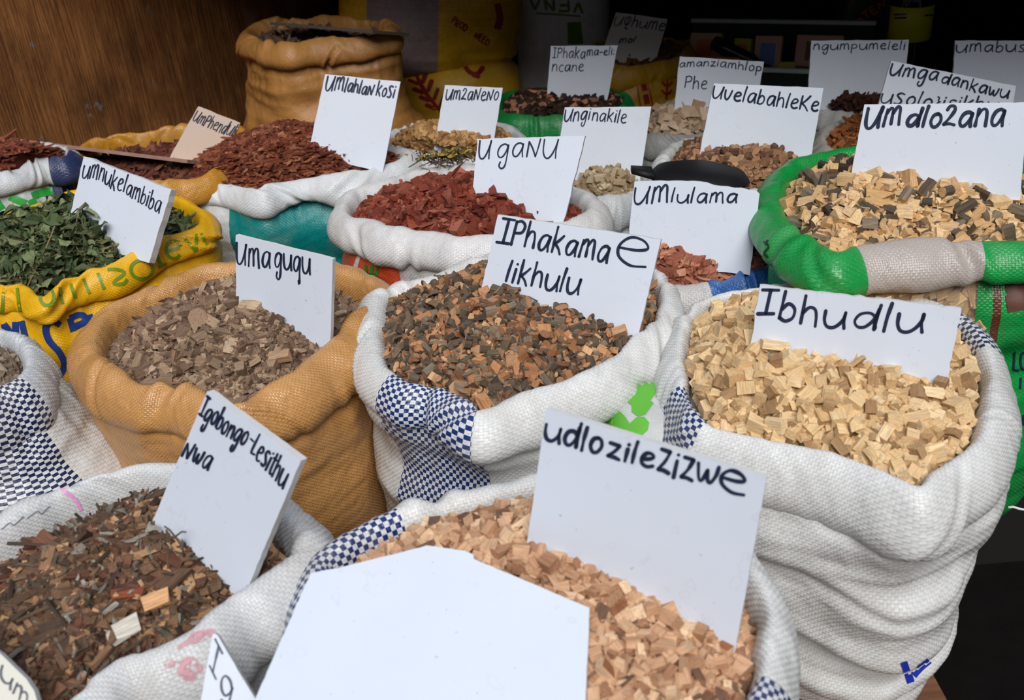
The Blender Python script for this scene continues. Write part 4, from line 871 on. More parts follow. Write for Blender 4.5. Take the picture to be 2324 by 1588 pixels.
heap('S2', (330, 1210), .016, -.02, -.05, [('block', .4, (.019, .0105, .005), dict(jit=.15, flat=.8, dvar=.38)), ('block', .25, (.026, .006, .003), dict(jit=.15, flat=1.0, dvar=.35)), ('leaf', .08, (.018, .012, .01), dict(jit=.1, flat=.4, mat=2)), ('strand', .5, (.036, .0018, .0018), dict(jit=0, flat=.98, dvar=.4)), ('block', .8, (.0085, .006, .004), B3), ('strand', .3, (.022, .003, .003), dict(jit=.15, flat=.3, mat=2))],
     [cm('mixed_bark', (100, 76, 58), (122, 92, 68), (84, 58, 45), (144, 112, 84), (106, 64, 48), (70, 55, 45), (94, 72, 57), (186, 144, 104), grain=.42), cm('twig_bark', (74, 60, 48), (100, 82, 64), (58, 46, 38)), cm('grey_lichen', (132, 124, 112), (104, 97, 86), (84, 80, 62), (156, 150, 138))], 'heap of mixed bark, twigs and grey lichen in the front left sack', name='mixed_bark', cat='bark', cover=3.2, k=2.0)
heap('S10', (1950, 400), .042, -.015, -.04, [('block', .4, (.020, .0145, .011), dict(jit=.1, flat=.35)), ('half', .35, (.022, .017, .016), dict(jit=.06, flat=.3)), ('twig', .3, (.022, .013, .013), dict(jit=.04, flat=.3)), ('block', .2, (.02, .014, .004), dict(jit=.25, flat=.5)), ('block', .35, (.010, .008, .006), B3)],
     [cm('straw_wood', (212, 178, 132), (224, 192, 146), (196, 156, 106), (206, 164, 116)), BARK], 'heap of bark-edged wood blocks under the umdlozana sign', k=2.0)
heap('S11', (1500, 560), .038, -.004, -.02, [('block', .8, (.018, .011, .007), dict(jit=.25, flat=.4, dvar=.35)), ('block', .3, (.026, .006, .003), dict(jit=.25, flat=.5)), ('block', .4, (.010, .006, .004), B3)], [cm('rosy_wood', (152, 92, 70), (172, 108, 84), (130, 74, 56), (184, 128, 100))], 'heap of rosy wood slivers under the umlulama sign', k=2.0)
heap('S12', (20, 345), .03, -.012, -.03, [('block', .6, (.026, .007, .004), dict(jit=.2, flat=.95)), ('block', .4, (.034, .004, .003), dict(jit=.2, flat=1.0))], [cm('red_strip_bark', (124, 64, 46), (104, 52, 38), (142, 82, 60), (90, 46, 36))], 'heap of red bark strips in the far left sack', name='bark_strips', cat='bark')
heap('S13', (400, 350), -.02, -.03, -.045, [('block', .7, (.026, .011, .006), dict(jit=.25, flat=.6)), ('block', .3, (.034, .007, .004), dict(jit=.25, flat=.7))], [cm('dusky_bark', (98, 54, 42), (80, 42, 34), (120, 70, 54))], 'heap of dusky red bark under the umphendulo card', name='bark_pieces', cat='bark')
heap('S14', (720, 62), -.03, -.045, -.03, [('block', .6, (.034, .016, .01), dict(jit=.3, flat=.4)), ('strand', .3, (.05, .005, .005), dict(jit=0))], [cm('dark_root', (96, 72, 58), (76, 56, 46), (120, 92, 72)), BARK], 'dark root pieces in the top of the tall tan sack', name='root_pieces', cat='roots')
heap('S15', (1010, 320), .04, -.01, -.03, [('block', 1., (.012, .010, .008), dict(jit=.2, flat=.3))], [cm('yellow_brown_wood', (176, 136, 86), (154, 112, 66), (196, 156, 104), (140, 100, 60))], 'heap of yellow-brown chips under the umzaneno sign')
heap('S16', (1280, 228), .02, -.01, -.015, [('block', .8, (.013, .010, .006), dict(jit=.3, flat=.5, rnd=(0, .62))), ('block', .16, (.015, .011, .006), dict(jit=.3, flat=.6, rnd=(.8, 1), lift=.002))], [cm('dark_pink_bits', (58, 42, 32), (46, 34, 27), (70, 48, 36), (60, 44, 34), (190, 132, 104))], 'heap of dark and pinkish bits under the iphakama elincane sign')
heap('S17', (1370, 405), .03, -.012, -.02, [('block', 1., (.014, .012, .010), dict(jit=.2, flat=.3))], [cm('beige_wood', (164, 142, 112), (142, 120, 92), (184, 164, 134))], 'heap of beige chips under the unginakile sign')
heap('S18', (1570, 265), .03, -.01, -.02, [('block', 1., (.022, .018, .014), dict(jit=.25, flat=.3))], [cm('pale_pink_chunk', (192, 164, 136), (170, 140, 112), (208, 184, 158))], 'heap of pale chunks under the amanziamhlophe sign')
heap('S19', (1660, 368), .035, -.01, -.02, [('block', .6, (.0125, .0105, .009), dict(jit=.2, flat=.3)), ('twig', .5, (.011, .011, .011), dict(jit=.06, flat=.3))], [cm('brown_chip', (156, 116, 84), (130, 92, 66), (180, 142, 108)), cm('brown_chip_bark', (92, 64, 48), (110, 78, 56))], 'heap of small brown chips under the uvelabahleke sign')
heap('S20', (1960, 230), .02, -.008, -.015, [('strand', 1., (.03, .005, .005), dict(jit=.1, flat=.5)), ('block', .5, (.02, .01, .006), B3)], [cm('dark_shaving', (74, 42, 30), (56, 32, 24)), cm('dark_shaving_twig', (74, 42, 30), (56, 32, 24))], 'heap of dark brown shavings under the ngumpumeleli sign', name='wood_shavings', cat='shavings')
heap('S21', (2080, 300), .02, -.01, -.015, [('strand', 1., (.03, .005, .005), dict(jit=.1, flat=.5)), ('block', .5, (.025, .014, .008), B3)], [cm('orange_shred', (150, 92, 52), (126, 74, 40)), cm('orange_shred_fibre', (150, 92, 52), (126, 74, 40))], 'heap of orange-brown shreds behind the umdlozana sign', name='bark_shreds', cat='bark')
heap('S22', (2270, 275), .02, -.01, -.015, [('block', 1., (.02, .016, .01), B3)], [cm('far_brown_chip', (120, 92, 70), (96, 72, 54))], 'chips in the hidden sack below the umabusane sign')
heap('S23', (1450, 112), -.01, -.03, -.02, [('block', 1., (.026, .016, .008), B3)], [cm('uqhume_bark', (130, 92, 62), (104, 72, 48))], 'brown bark in the yellow sack below the uqhume sign', name='bark_pieces', cat='bark')

# chips seen through the window of the green sack
S10 = SK['S10']; rs = np.random.default_rng(5); Bv = S10.bodyV
CZ = np.array([p for p in range(Bv.shape[1])])
us = CZ / Bv.shape[1] * S10.L; a_, c_ = S10.u_of(1936, 556), S10.u_of(2228, 543); sel = CZ[(us > a_ - .01) & (us < c_ + .01)]
nB = grid_normals(Bv); P = []; FR = []
for i in range(560):
    r_, q_ = rs.integers(4, 62), rs.choice(sel); nn_ = nB[r_, q_]; P.append(Bv[r_, q_] - nn_ * rs.uniform(.007, .018))
    tu = np.cross([0, 0, 1], nn_); tu /= np.linalg.norm(tu); FR.append(np.stack([tu, np.cross(nn_, tu), nn_], 1))
P = np.array(P); FR = np.array(FR)
V, l, q, F2, MI, mm, tn = chips_arrays(np.zeros_like(P), 'block', (.032, .015, .007), rs, .12, .95, .25)
V = (np.einsum('mij,mkj->mki', FR, V.reshape(mm, tn, 3)) + P[:, None]).reshape(-1, 3)
off = (np.arange(mm) * tn)[:, None]; arr = np.array(F2)
oo = mesh_obj('wood_blocks', V, (arr[None] + off[:, :, None]).ravel(), np.full(6 * mm, 4), [bpy.data.materials['straw_wood']], None, attrs={'loc': ('FLOAT_VECTOR', l), 'rnd': ('FLOAT', q)})
tag(oo, 'long wood blocks showing through the grey window of the green sack', 'wood chips', None, 'stuff')


# ------------------------------------------------------------------ things at the back of the stall
def pillow(name, label, c, r, mat, yaw=0., tilt=0., e=(.7, .8), seed=0, amp=.012, lean=0., group=None, cat='sack'):
    """a closed, filled sack"""
    Rn, Cn = 70, 160; ph = np.linspace(np.pi / 2 - .02, -np.pi / 2 + .02, Rn)[:, None]; th = np.linspace(0, 2 * np.pi, Cn, endpoint=False)[None]
    pw = lambda v, k: np.sign(v) * np.abs(v) ** k
    V = np.stack([r[0] * pw(np.cos(ph), e[0]) * pw(np.cos(th), e[1]), r[1] * pw(np.cos(ph), e[0]) * pw(np.sin(th), e[1]), r[2] * pw(np.sin(ph), e[0]) + 0 * th], -1)
    nn = -grid_normals(V) * -1
    q = V / .16
    V = V + nn * (amp * fbm(q * .8, seed, 3) + amp * .35 * (1 - 2 * np.abs(noise3(q * np.array([1.5, 1.5, 5]), seed + 4))))[..., None]
    V = V @ (rotz(yaw) @ roty(tilt) @ rotx(lean)).T + np.array(c)
    L = 2 * np.pi * (r[0] + r[1]) / 2; F = grid(V, True, True); us = np.arange(Cn + 1) / Cn * L; vs = np.linspace(0, 2.6 * r[2], Rn)
    j = np.tile(np.arange(Cn), Rn - 1); i = np.repeat(np.arange(Rn - 1), Cn)
    uv = np.stack([np.stack([us[j], vs[i]], 1), np.stack([us[j], vs[i + 1]], 1), np.stack([us[j + 1], vs[i + 1]], 1), np.stack([us[j + 1], vs[i]], 1)], 1)[:, ::-1]
    uv = np.stack([np.stack([us[j], vs[i]], 1), np.stack([us[j + 1], vs[i]], 1), np.stack([us[j + 1], vs[i + 1]], 1), np.stack([us[j], vs[i + 1]], 1)], 1)[:, ::-1]
    o = Sack(); o.root = empty(name, (c[0], c[1], c[2] - r[2]), label, cat, group); o.bodyV = V; o.rimV = V[:2]
    VV = V.reshape(-1, 3); lo = np.r_[F.ravel(), np.arange(Cn), np.arange((Rn - 1) * Cn, Rn * Cn)]; to = np.r_[np.full(len(F), 4), Cn, Cn]
    o.body = mesh_obj('sack_body', VV, lo, to, mat, None, True, np.vstack([uv.reshape(-1, 2), np.zeros((2 * Cn, 2))]), parent=o.root)
    return o
RED = plain('dark_red_print', S(140, 30, 26), .5); GPR = plain('green_print', S(38, 150, 58), .4); DKG = plain('olive_green_print', S(84, 120, 30), .5)
BLP = plain('blue_print', S(24, 52, 120), .4); PNK = plain('faded_pink_print', S(200, 146, 154), .6, .2, 220)
_pt = PNK.node_tree; _pn = _pt.nodes.new('ShaderNodeTexNoise'); _pn.inputs['Scale'].default_value = 170; _pg = _pt.nodes.new('ShaderNodeNewGeometry'); _pt.links.new(_pg.outputs['Position'], _pn.inputs['Vector'])
_pr = _pt.nodes.new('ShaderNodeValToRGB'); _pr.color_ramp.elements[0].position = .36; _pr.color_ramp.elements[1].position = .56; _pt.links.new(_pn.outputs['Fac'], _pr.inputs[0]); _pt.links.new(_pr.outputs[0], _pt.nodes['Principled BSDF'].inputs['Alpha'])
# stacked yellow sacks
lo_c = aty(1045, 215, 2.78)
YW = fabric('wheat_print_sack_cloth', S(222, 170, 34), weave=.003, dirtamt=.3)
a24 = pillow('filled_sack', 'dull yellow sack with red wheat print under another sack', (lo_c[0], 2.86, (Z0 + .68) / 2), (.185, .14, (.68 - Z0) / 2), YW, e=(.5, .7), seed=31)
st = [[(938, 150), (952, 185), (975, 222), (1010, 262)]]
for i, (x, y) in enumerate([(948, 170), (954, 190), (966, 210), (980, 228), (994, 246)]):
    st += [[(x - 6, y), (x - 26, y - 8)], [(x + 6, y - 4), (x + 14, y - 26)]]
print_on(a24, 'wheat_print', st, 9, RED, 'body', soft=.25, square=False)
print_on(a24, 'bird_print', [[(1056, 152), (1066, 164), (1082, 168), (1096, 154)], [(1074, 170), (1086, 174)]], 11, RED, 'body', square=False)
up_c = aty(985, 55, 2.88)
WIN = fabric('window_sack_cloth', S(214, 164, 30), [(.85, .995, 'plain', S(150, 132, 130))], weave=.004, wv=.3, dirt=S(70, 50, 30), dirtamt=.45)
b24 = pillow('filled_sack', 'yellow sack with a grey see-through strip lying on top of the stack', (up_c[0], 2.9, .66 + .16), (.26, .16, .19), WIN, e=(.6, .78), seed=37, yaw=.05, tilt=.12)
print_on(b24, 'printed_lettering', layout('PROD : NEED', [(1024, 52), (1062, 76), (1106, 104)], 11, (.45, -.9), seed=3), 3.4, RED, 'body')
print_on(b24, 'red_edge_print', [[(1128, 8), (1134, 40), (1128, 66)]], 16, RED, 'body')
# tall white woven sack with a navy stripe
t_c = aty(1250, 100, 3.0)
TW = fabric('navy_stripe_sack_cloth', (.66, .66, .66), [(.44, .565, 'plain', S(44, 58, 110))], weave=.003)
a25 = pillow('filled_sack', 'tall white woven sack with navy stripe and green print at the back', (t_c[0] + .02, 3.05, .80), (.165, .12, .5), TW, e=(.35, .75), seed=41, amp=.008)
print_on(a25, 'green_lettering', [[(1203, -4), (1214, 22)], [(1214, 22), (1226, -4)], [(1236, 0), (1240, 22)], [(1236, 0), (1257, 24)], [(1257, 24), (1256, 0)], [(1290, 0), (1291, 25)], [(1268, 25), (1291, 25)], [(1270, 12), (1291, 12)], [(1303, 28), (1312, 6)], [(1312, 6), (1322, 30)]], 6.5, DKG, 'body')
print_on(a25, 'green_line', [[(1217, 30), (1270, 33), (1318, 37)]], 4, DKG, 'body')
print_on(a25, 'green_block', [[(1303, 50), (1306, 100)]], 34, DKG, 'body')
# sack squeezed between two front sacks
g_c = atz(1425, 905, .60)
a26 = pillow('filled_sack', 'white sack with bright green leaf print wedged between two check-striped sacks', (.165, .935, (Z0 + .685) / 2), (.068, .085, (.685 - Z0) / 2), fabric('leaf_print_sack_cloth', (.56, .57, .55), weave=.003), e=(.5, .8), seed=43, amp=.006)
print_on(a26, 'leaf_print', [[(1436, 905), (1480, 850)], [(1450, 930), (1478, 890)], [(1360, 960), (1392, 950), (1412, 972)], [(1436, 982), (1458, 962)]], 40, plain('fresh_green_print', S(92, 172, 50), .4), 'body', square=False)
# dark post
p_c = aty(1365, 50, 3.1)
m = MB(); m.lathe((p_c[0], 3.2, 0), [(.036, 0), (.035, .6), (.033, 1.1), (.032, 1.37)], 16); tag(m.build('wooden_post', wood('post_wood', S(70, 42, 30), S(98, 60, 44), (40, 40, 3)), smooth=True), 'round dark wooden post behind the uqhume board', 'post')
# table, tray of packets, bottles
tb = empty('display_table', (1.1, 2.95, 0), 'dark low table at the back right carrying the tray and bottle', 'table')
MT = plain('dark_table_wood', S(40, 30, 26), .8)
m = MB(); m.box((1.12, 3.0, .51), (1.1, 1.0, .03)); m.build('table_top', MT, tb, bevel=.003)
for x, y in ((.6, 2.54), (1.64, 2.54), (.6, 3.46), (1.64, 3.46)):
    m = MB(); m.box((x, y, .2475), (.05, .05, .495)); m.build('leg', MT, tb)
tl = atz(1570, 42, .70); tr = atz(1990, 48, .70); e1 = (tr - tl)[:2]; Lw = np.linalg.norm(e1); ya = math.atan2(e1[1], e1[0]); dn = np.array([math.sin(ya), -math.cos(ya)])
def tp(a, b, z): return np.array([tl[0] + e1[0] * a + dn[0] * b, tl[1] + e1[1] * a + dn[1] * b, z])
RZ = rotz(ya)
MTR = plain('pale_green_plastic', S(214, 224, 218), .4); MTI = plain('dark_tray_floor', S(40, 52, 48), .6)
ty = empty('display_tray', tp(.5, .16, .53), 'white and green rimmed tray of small packets at the back', 'tray')
m = MB(); m.box(tp(.5, .16, .545), (Lw, .34, .03), RZ); m.build('tray_floor', MTI, ty)
for nm, a, b, sx, sy in (('back_rim', .5, 0, Lw, .018), ('front_rim', .5, .32, Lw, .018), ('side_rim', 0, .16, .018, .34), ('side_rim', 1, .16, .018, .34)):
    m = MB(); z_ = .70 if nm == 'back_rim' else .64; m.box(tp(a, b, (z_ + .52) / 2), (sx * .98, sy * .6, z_ - .54), RZ); m.build(nm.replace('rim', 'panel'), MTI, ty)
    m = MB(); m.box(tp(a, b, z_ - .005), (sx, sy, .011), RZ); m.build(nm, MTR, ty, bevel=.002)
def packet(a, b, z, dims, yaw, tilt, mats, label, word=None):
    c = tp(a, b, z); R = rotz(ya + yaw) @ rotx(tilt); root = empty('packet', c, label, 'packet', 'small packets in the tray')
    m = MB(); m.box(c, dims, R); m.build('carton', mats[0], root, bevel=.002)
    if len(mats) > 1:
        m = MB(); m.box(c + R @ np.array([0, -dims[1] / 2 - .0006, 0]), (dims[0] * .55, .0012, dims[2] * .6), R); m.build('printed_panel', mats[1], root)
    return root
PO = plain('orange_carton', S(230, 124, 70), .5); PP = plain('pink_carton', S(232, 176, 152), .5); PB = plain('blue_panel', S(110, 140, 200), .5); PG = plain('yellow_green_carton', S(200, 196, 84), .5); PK = plain('kraft_carton', S(214, 178, 130), .6); PD = plain('brown_panel', S(140, 100, 76), .6)
packet(.16, .13, .640, (.09, .03, .09), .05, -.25, [PK, PO], 'kraft coloured packet at the left of the tray')
packet(.36, .12, .630, (.05, .03, .08), -.1, -.25, [PG, PO], 'yellow-green packet behind the black bottle')
packet(.50, .13, .630, (.075, .03, .10), .05, -.3, [PP, PB], 'pinkish packet with a pale blue panel in the tray')
packet(.76, .12, .640, (.125, .03, .085), 0, -.3, [PP, PD], 'wide pinkish packet at the right of the tray')
packet(.63, .20, .602, (.045, .03, .05), .2, -.3, [PG], 'small yellow-green packet at the tray front')
packet(.25, .25, .605, (.16, .03, .085), -.1, -.75, [PO, PD], 'flat orange packet with brown panel at the tray front')
packet(.08, .22, .600, (.03, .02, .09), .1, -.5, [plain('white_carton', S(190, 190, 186), .5)], 'narrow white packet at the tray edge')
# small dark bottle lying in the tray
c = tp(.40, .22, .645); d = np.array([.75, -.45, -.38]); d /= np.linalg.norm(d)
ax = np.cross([0, 0, 1], d); ax /= np.linalg.norm(ax); R_ = np.stack([ax, np.cross(d, ax), d], 1)
bt = empty('small_bottle', c, 'small black bottle lying across the packets in the tray', 'bottle'); MBK = plain('black_glass', S(12, 11, 12), .12, .2, 20, .6)
m = MB(); m.lathe(c, [(.016, -.09), (.020, -.085), (.020, .03), (.012, .055), (.010, .075)], 20, rot=R_); m.build('bottle_body', MBK, bt, True)
m = MB(); m.lathe(c, [(.012, .0755), (.012, .095)], 16, rot=R_); m.build('cap', MBK, bt, True)
# big bottle
bc = aty(2075, 100, 2.66); bz = .526
bb = empty('drink_bottle', (bc[0], 2.7, bz), 'large dark drink bottle with yellow label standing at the back right', 'bottle')
MLQ = plain('dark_cola_plastic', S(14, 9, 8), .08, .2, 20, .6)
m = MB(); m.lathe((bc[0], 2.7, bz), [(.030, 0), (.046, .004), (.054, .022), (.055, .05), (.052, .07), (.055, .10), (.055, .23), (.050, .27), (.034, .31), (.016, .34), (.014, .365)], 40); m.build('bottle_body', MLQ, bb, True)
m = MB(); m.lathe((bc[0], 2.7, bz), [(.0555, .135), (.0558, .1352), (.0558, .2248), (.0555, .225)], 40)
lbl = m.build('bottle_label', plain('yellow_label', S(226, 222, 24), .35, .1), bb, True)
m = MB(); m.lathe((bc[0], 2.7, bz + .366), [(.016, 0), (.016, .022)], 20); m.build('cap', plain('yellow_cap', S(196, 180, 20), .4), bb, True)
lc = pillow  # label lettering below
bvl = BVHTree.FromPolygons([tuple(lbl.matrix_basis @ v.co + bb.location) for v in lbl.data.vertices], [tuple(p.vertices) for p in lbl.data.polygons])
def lproj(x, y):
    dd = Vector(ray(x, y)).normalized(); h, n_, _, _ = bvl.ray_cast(Vector(CAM), dd)
    return None if h is None else np.array(h - dd * .0015)
rb = ribbon(layout('IST', [(2034, 14), (2062, 14)], 14, (0, -1), seed=1) + layout('1', [(2116, 14), (2122, 14)], 12, (0, -1)) if '1' in G else layout('IST', [(2034, 14), (2062, 14)], 14, (0, -1), seed=1), 3.5, lproj, 1)
if rb: rib_obj('label_lettering', rb, M_INK, lbl)
for g_ in ([np.array([(2030, 33), (2056, 32)]), np.array([(2030, 41), (2056, 40)])], [np.array([(2100, 35), (2120, 34)])]):
    rb = ribbon(g_, 4, lproj, 2)
    if rb: rib_obj('small_print_lettering', rb, BLP, lbl)
# dark green bag with orange lettering
gb = aty(1970, 70, 2.92)
a28 = pillow('packet_bag', 'dark green bag with slanted orange letters beside the bottle', (gb[0], 2.95, .66), (.085, .045, .125), plain('dark_green_film', S(40, 72, 44), .35), e=(.5, .6), seed=51, amp=.006, cat='bag', tilt=.2)
print_on(a28, 'orange_lettering', layout('HOTEN', [(1938, 82), (1972, 40), (2014, 10)], 13, (-.6, -.8), seed=2), 5, plain('orange_print', S(232, 92, 44), .5), 'body')
# reddish basin behind the tray
pc = aty(1850, 30, 3.35)
m = MB(); m.lathe((pc[0], 3.62, .526), [(.10, 0), (.13, .02), (.17, .2), (.185, .26), (.178, .26), (.16, .2), (.12, .03)], 40)
bs = m.build('plastic_basin', plain('dark_red_plastic', S(70, 32, 32), .5), smooth=True); tag(bs, 'dark reddish basin standing behind the tray', 'basin')
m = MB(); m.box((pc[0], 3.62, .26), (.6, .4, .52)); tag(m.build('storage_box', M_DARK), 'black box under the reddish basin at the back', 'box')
# black lid on the sack of brown chips
k_c = atz(1566, 404, CAMZ - H['S19'] + .03)
m = MB(); m.lathe((0, 0, 0), [(.002, .018), (.045, .017), (.072, .010), (.081, .0), (.083, -.004), (.078, -.004), (.07, .004), (.002, .008)], 44)
m.add(np.array([(-.076, -.03, -.003), (-.112, -.014, .002), (-.112, .014, .002), (-.076, .03, -.003), (-.076, -.03, .006), (-.112, -.014, .010), (-.112, .014, .010), (-.076, .03, .006)]), [(3, 2, 1, 0), (4, 5, 6, 7), (0, 1, 5, 4), (1, 2, 6, 5), (2, 3, 7, 6), (3, 0, 4, 7)])
ld = m.build('black_lid', plain('black_rubber', S(16, 16, 18), .6, .2, 40, .3), smooth=True); ld.location = k_c; ld.rotation_euler = (-.10, .10, -.10)
tag(ld, 'round black plastic lid with a handle tab behind the umlulama sign', 'lid')
# dried herb spilling over the white rim
hc = atz(1035, 356, CAMZ - H['S15'] + .03); rs = np.random.default_rng(77)
P = hc + rs.normal(0, 1, (200, 3)) * np.array([.03, .014, .005])
V, l, q, F2, MI, mm, tn = chips_arrays(P, 'strand', (.022, .0016, .0016), rs, 0, .3); off = (np.arange(mm) * tn)[:, None]
lo = []; to = []
for f in F2: lo.append((np.array(f)[None] + off).ravel()); to.append(np.full(mm, len(f)))
P2 = hc + np.array([-.02, -.005, .006]) + rs.normal(0, 1, (90, 3)) * np.array([.026, .010, .004]); n0 = len(V)
V2, l2, q2, F3, MI, m2, t2 = chips_arrays(P2, 'leaf', (.012, .009, .007), rs, .1, .2); off2 = (np.arange(m2) * t2)[:, None] + n0
mi = [np.zeros(len(F2) * mm, int), np.ones(len(F3) * m2, int)]
for f in F3: lo.append((np.array(f)[None] + off2).ravel()); to.append(np.full(m2, len(f)))
hb = mesh_obj('dried_herb', np.vstack([V, V2]), np.concatenate(lo), np.concatenate(to), [cm('herb_stalk', (110, 96, 72), (84, 74, 60)), cm('yellow_herb', (176, 150, 60), (150, 130, 70), (120, 110, 76))], np.concatenate(mi), attrs={'loc': ('FLOAT_VECTOR', np.vstack([l, l2])), 'rnd': ('FLOAT', np.r_[q, q2])})
tag(hb, 'tuft of grey and yellow dried herb left of the uganu sign', 'dried herb', None, 'stuff')
# white string at the right edge
m = MB(); m.tube([atz(2288, 1151, .42), atz(2300, 1150, .42), atz(2312, 1154, .42), atz(2345, 1160, .41)], .0018, 6); tag(m.build('white_string', plain('white_twine', (.6, .6, .6), .8), smooth=True), 'short white string sticking out by the right edge', 'string')

# ------------------------------------------------------------------ print on the front sacks
OLV = plain('olive_letter_print', S(104, 128, 20), .4)
def circ(x, y, rx, ry, a0=0, a1=6.4): return [(x + rx * math.cos(a), y + ry * math.sin(a)) for a in np.linspace(a0, a1, 12)]
y_ = [[(8, 662), (4, 715)], [(40, 654), (46, 706)], circ(107, 674, 15, 20), [(135, 652), (142, 690)], [(160, 642), (170, 676)], [(188, 632), (203, 666)], [(222, 620), (236, 656)], [(244, 612), (266, 612), (282, 620), (262, 636), (258, 644), (278, 644), (288, 634)], circ(321, 612, 25, 21), [(352, 574), (368, 606)], [(358, 606), (378, 598)], circ(394, 566, 17, 20, .6, 5.9), [(380, 570), (408, 562)], [(420, 542), (444, 570)], [(444, 570), (446, 532)], [(456, 530), (470, 556)]]
print_on(SK['S7'], 'green_lettering', y_, 7.5, OLV, 'rim')
for g_ in ([[(10, 735), (18, 772)], [(10, 735), (36, 770)], [(36, 770), (36, 730)]], [[(50, 728), (60, 772)]], [[(136, 738), (120, 728), (105, 742), (112, 772), (134, 798), (146, 826), (138, 850)]], [[(157, 722), (166, 752)], [(157, 722), (182, 714), (194, 728), (168, 742)]], [[(202, 714), (212, 740)]]):
    print_on(SK['S7'], 'blue_lettering', g_, 15, BLP, 'body')
print_on(SK['S9'], 'white_line', [[(822, 560), (803, 620)]], 9, plain('white_print', (.6, .6, .6), .5), 'body')
print_on(SK['S9'], 'green_lettering', [[(830, 600), (832, 624)], [(832, 622), (856, 622)], [(844, 602), (844, 620)], [(856, 598), (857, 622)]], 6, GPR, 'body')
print_on(SK['S9'], 'green_dot_print', [[(848, 584), (854, 584)]], 7, GPR, 'body')
print_on(SK['S12'], 'green_leaf_print', [[(-8, 455), (6, 475)], [(22, 446), (44, 456), (58, 462)], [(72, 446), (92, 438), (120, 434)], [(70, 452), (78, 470)]], 18, GPR, 'body')
print_on(SK['S23'], 'red_frame_print', [[(1442, 172), (1453, 240)], [(1466, 170), (1481, 240)], [(1438, 172), (1474, 166)]], 3, RED, 'body', step=6)
print_on(SK['S23'], 'red_square_print', [[(1460, 190), (1464, 206)], [(1465, 214), (1469, 236)]], 13, RED, 'body', step=6)
print_on(SK['S23'], 'red_chevron_print', [[(1502, 150), (1516, 160), (1528, 150)], [(1502, 168), (1515, 178), (1527, 168)], [(1501, 186), (1514, 196), (1526, 186)], [(1500, 204), (1513, 214), (1525, 204)], [(1516, 150), (1512, 226)]], 5, RED, 'body', step=6)
BRP = plain('brown_print', S(84, 40, 24), .5)
print_on(SK['S10'], 'brown_block', [[(2284, 664), (2340, 650)], [(2284, 690), (2340, 680)]], 40, BRP, 'body')
for g_ in ([[(2302, 796), (2299, 838)], [(2299, 838), (2312, 840)], circ(2322, 818, 7, 20)], [[(2316, 856), (2314, 882)]], [[(2322, 940), (2320, 965)]]):
    print_on(SK['S10'], 'dark_lettering', g_, 5, M_INK, 'body')
print_on(SK['S10'], 'dark_emblem', [[(1734, 548), (1746, 560), (1736, 574), (1744, 584)], [(1744, 545), (1738, 556)]], 5, plain('dark_green_print', S(10, 50, 26), .5), 'both')
for g_ in ([[(2050, 1500), (2066, 1548)]], [[(2108, 1498), (2086, 1516)], [(2072, 1532), (2092, 1510)]]):
    print_on(SK['S6'], 'blue_lettering', g_, 17, plain('royal_blue_print', S(26, 44, 150), .4), 'body')
print_on(SK['S2'], 'pink_line', [[(121, 1104), (150, 1117), (172, 1135), (184, 1158)]], 8, plain('pink_print', S(214, 140, 190), .6, .3, 300), 'rim')
print_on(SK['S2'], 'pink_patch', [[(380, 1506), (440, 1520)]], 44, PNK, 'rim', square=False, soft=.6)
print_on(SK['S2'], 'pink_patch', [[(405, 1470), (440, 1450), (480, 1436)]], 20, PNK, 'rim', square=False, soft=.6)
print_on(SK['S2'], 'faint_black_scrawl', [[(2, 1202), (22, 1186), (30, 1192), (52, 1172)], [(60, 1176), (84, 1160), (92, 1166), (112, 1148)]], 2.2, plain('grey_scrawl', S(112, 118, 126), .6), 'rim')

# ------------------------------------------------------------------ a few pieces that stand out on the heaps
bpy.context.view_layer.update(); _dg = bpy.context.evaluated_depsgraph_get()
def loose(name, px, dims, yaw, mat, label, cat, kind='block', tilt=(0.12, -0.2), lift=.35):
    ok, p, n_, _, ob, _m = SC.ray_cast(_dg, Vector(CAM), Vector(ray(*px)).normalized())
    if not ok: return
    T, F, MI = TEMPL[kind]; rs = np.random.default_rng(int(px[0])); V = T * np.array(dims)
    if kind in ('block', 'half'): V = V + rs.normal(0, .05, T.shape) * np.array(dims)
    V = V @ (rotz(yaw) @ rotx(tilt[0]) @ roty(tilt[1])).T + np.array(p) + np.array([0, 0, dims[2] * lift])
    o = mesh_obj(name, V, [i for f in F for i in f], [len(f) for f in F], mat, None, attrs={'loc': ('FLOAT_VECTOR', T * np.array(dims)), 'rnd': ('FLOAT', np.full(len(V), .5))})
    tag(o, label, cat)
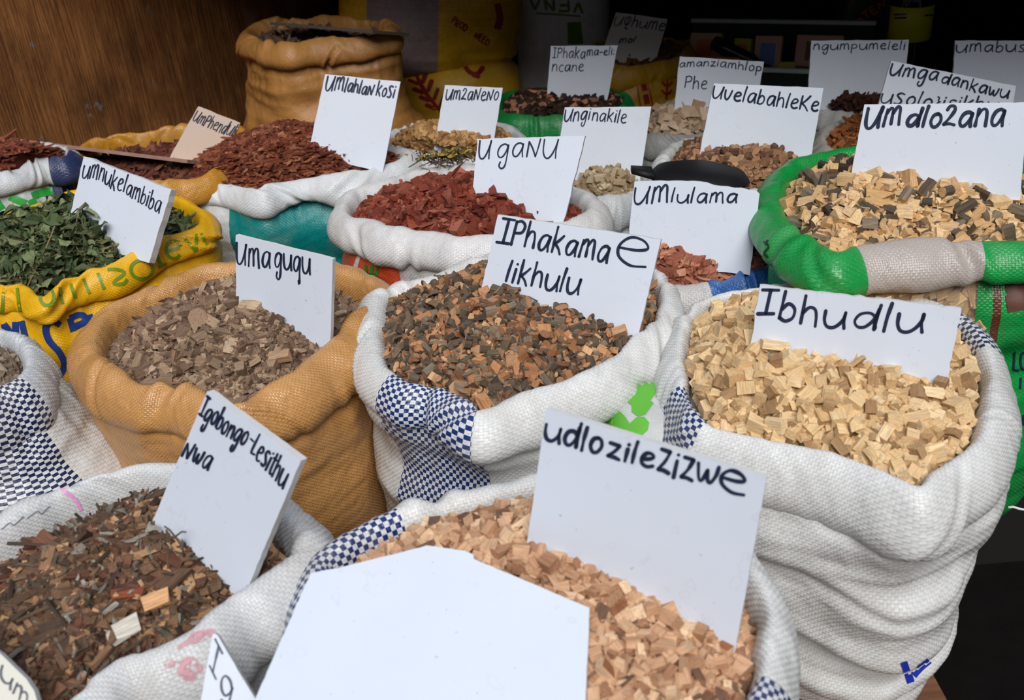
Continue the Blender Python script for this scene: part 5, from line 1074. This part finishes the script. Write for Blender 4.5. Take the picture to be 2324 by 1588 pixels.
loose('wood_chip', (355, 1366), (.021, .015, .006), .35, cm('pale_chip', (206, 158, 112)), 'pale squarish chip lying on the mixed bark, largest light piece there', 'wood chip', tilt=(.35, -.1))
loose('bark_flake', (282, 1430), (.026, .017, .005), .5, cm('white_flake', (198, 190, 176)), 'whitish flake lying on the mixed bark near the front rim', 'bark', tilt=(.3, -.1))
loose('bark_flake', (288, 1350), (.028, .010, .004), .1, cm('red_flake', (128, 66, 46)), 'reddish flat flake in the middle of the mixed bark', 'bark', tilt=(.3, .1))
loose('wood_chip', (636, 814), (.026, .014, .009), .12, cm('tan_chip', (168, 134, 104)), 'big oblong chip near the front right of the umaguqu heap', 'wood chip', tilt=(.2, -.05))
loose('wood_slice', (455, 735), (.007, .028, .026), 1.4, cm('grey_slice', (150, 122, 98)), 'round grey-brown wood slice on the left side of the umaguqu heap', 'wood slice', kind='twig', tilt=(0, .5))
loose('wood_chip', (1712, 606), (.024, .015, .008), .2, cm('rosy_chip', (176, 116, 90)), 'rosy chip lying on the blue rim right of the umlulama sign', 'wood chip', tilt=(.25, -.1))
loose('bark_splinter', (750, 392), (.045, .004, .003), -.3, cm('long_splinter', (140, 80, 56)), 'long thin splinter on the right front of the bark shard heap', 'bark', tilt=(.1, .1))
loose('bark_splinter', (838, 465), (.036, .006, .004), -1.0, cm('red_splinter', (150, 78, 58)), 'red splinter leaning at the left edge of the brick-red chunks', 'bark', tilt=(.3, -.3))
tw = MB(); ok, p, *_ = SC.ray_cast(_dg, Vector(CAM), Vector(ray(418, 1262)).normalized()); p = np.array(p)
tw.tube([p + np.array(v) for v in ((0, 0, 0), (.001, 0, .012), (-.003, .001, .022), (-.006, .001, .030), (-.010, .002, .034))], [.0012, .0012, .001, .001, .0008], 6); tw.tube([p + np.array(v) for v in ((-.003, .001, .022), (.004, .001, .027), (.008, .001, .026))], [.001, .0009, .0007], 6)
tag(tw.build('dry_twig', plain('grey_twig_bark', S(92, 84, 70), .8), smooth=True), 'small forked grey twig standing against the igobongo-lesithu sign', 'twig')
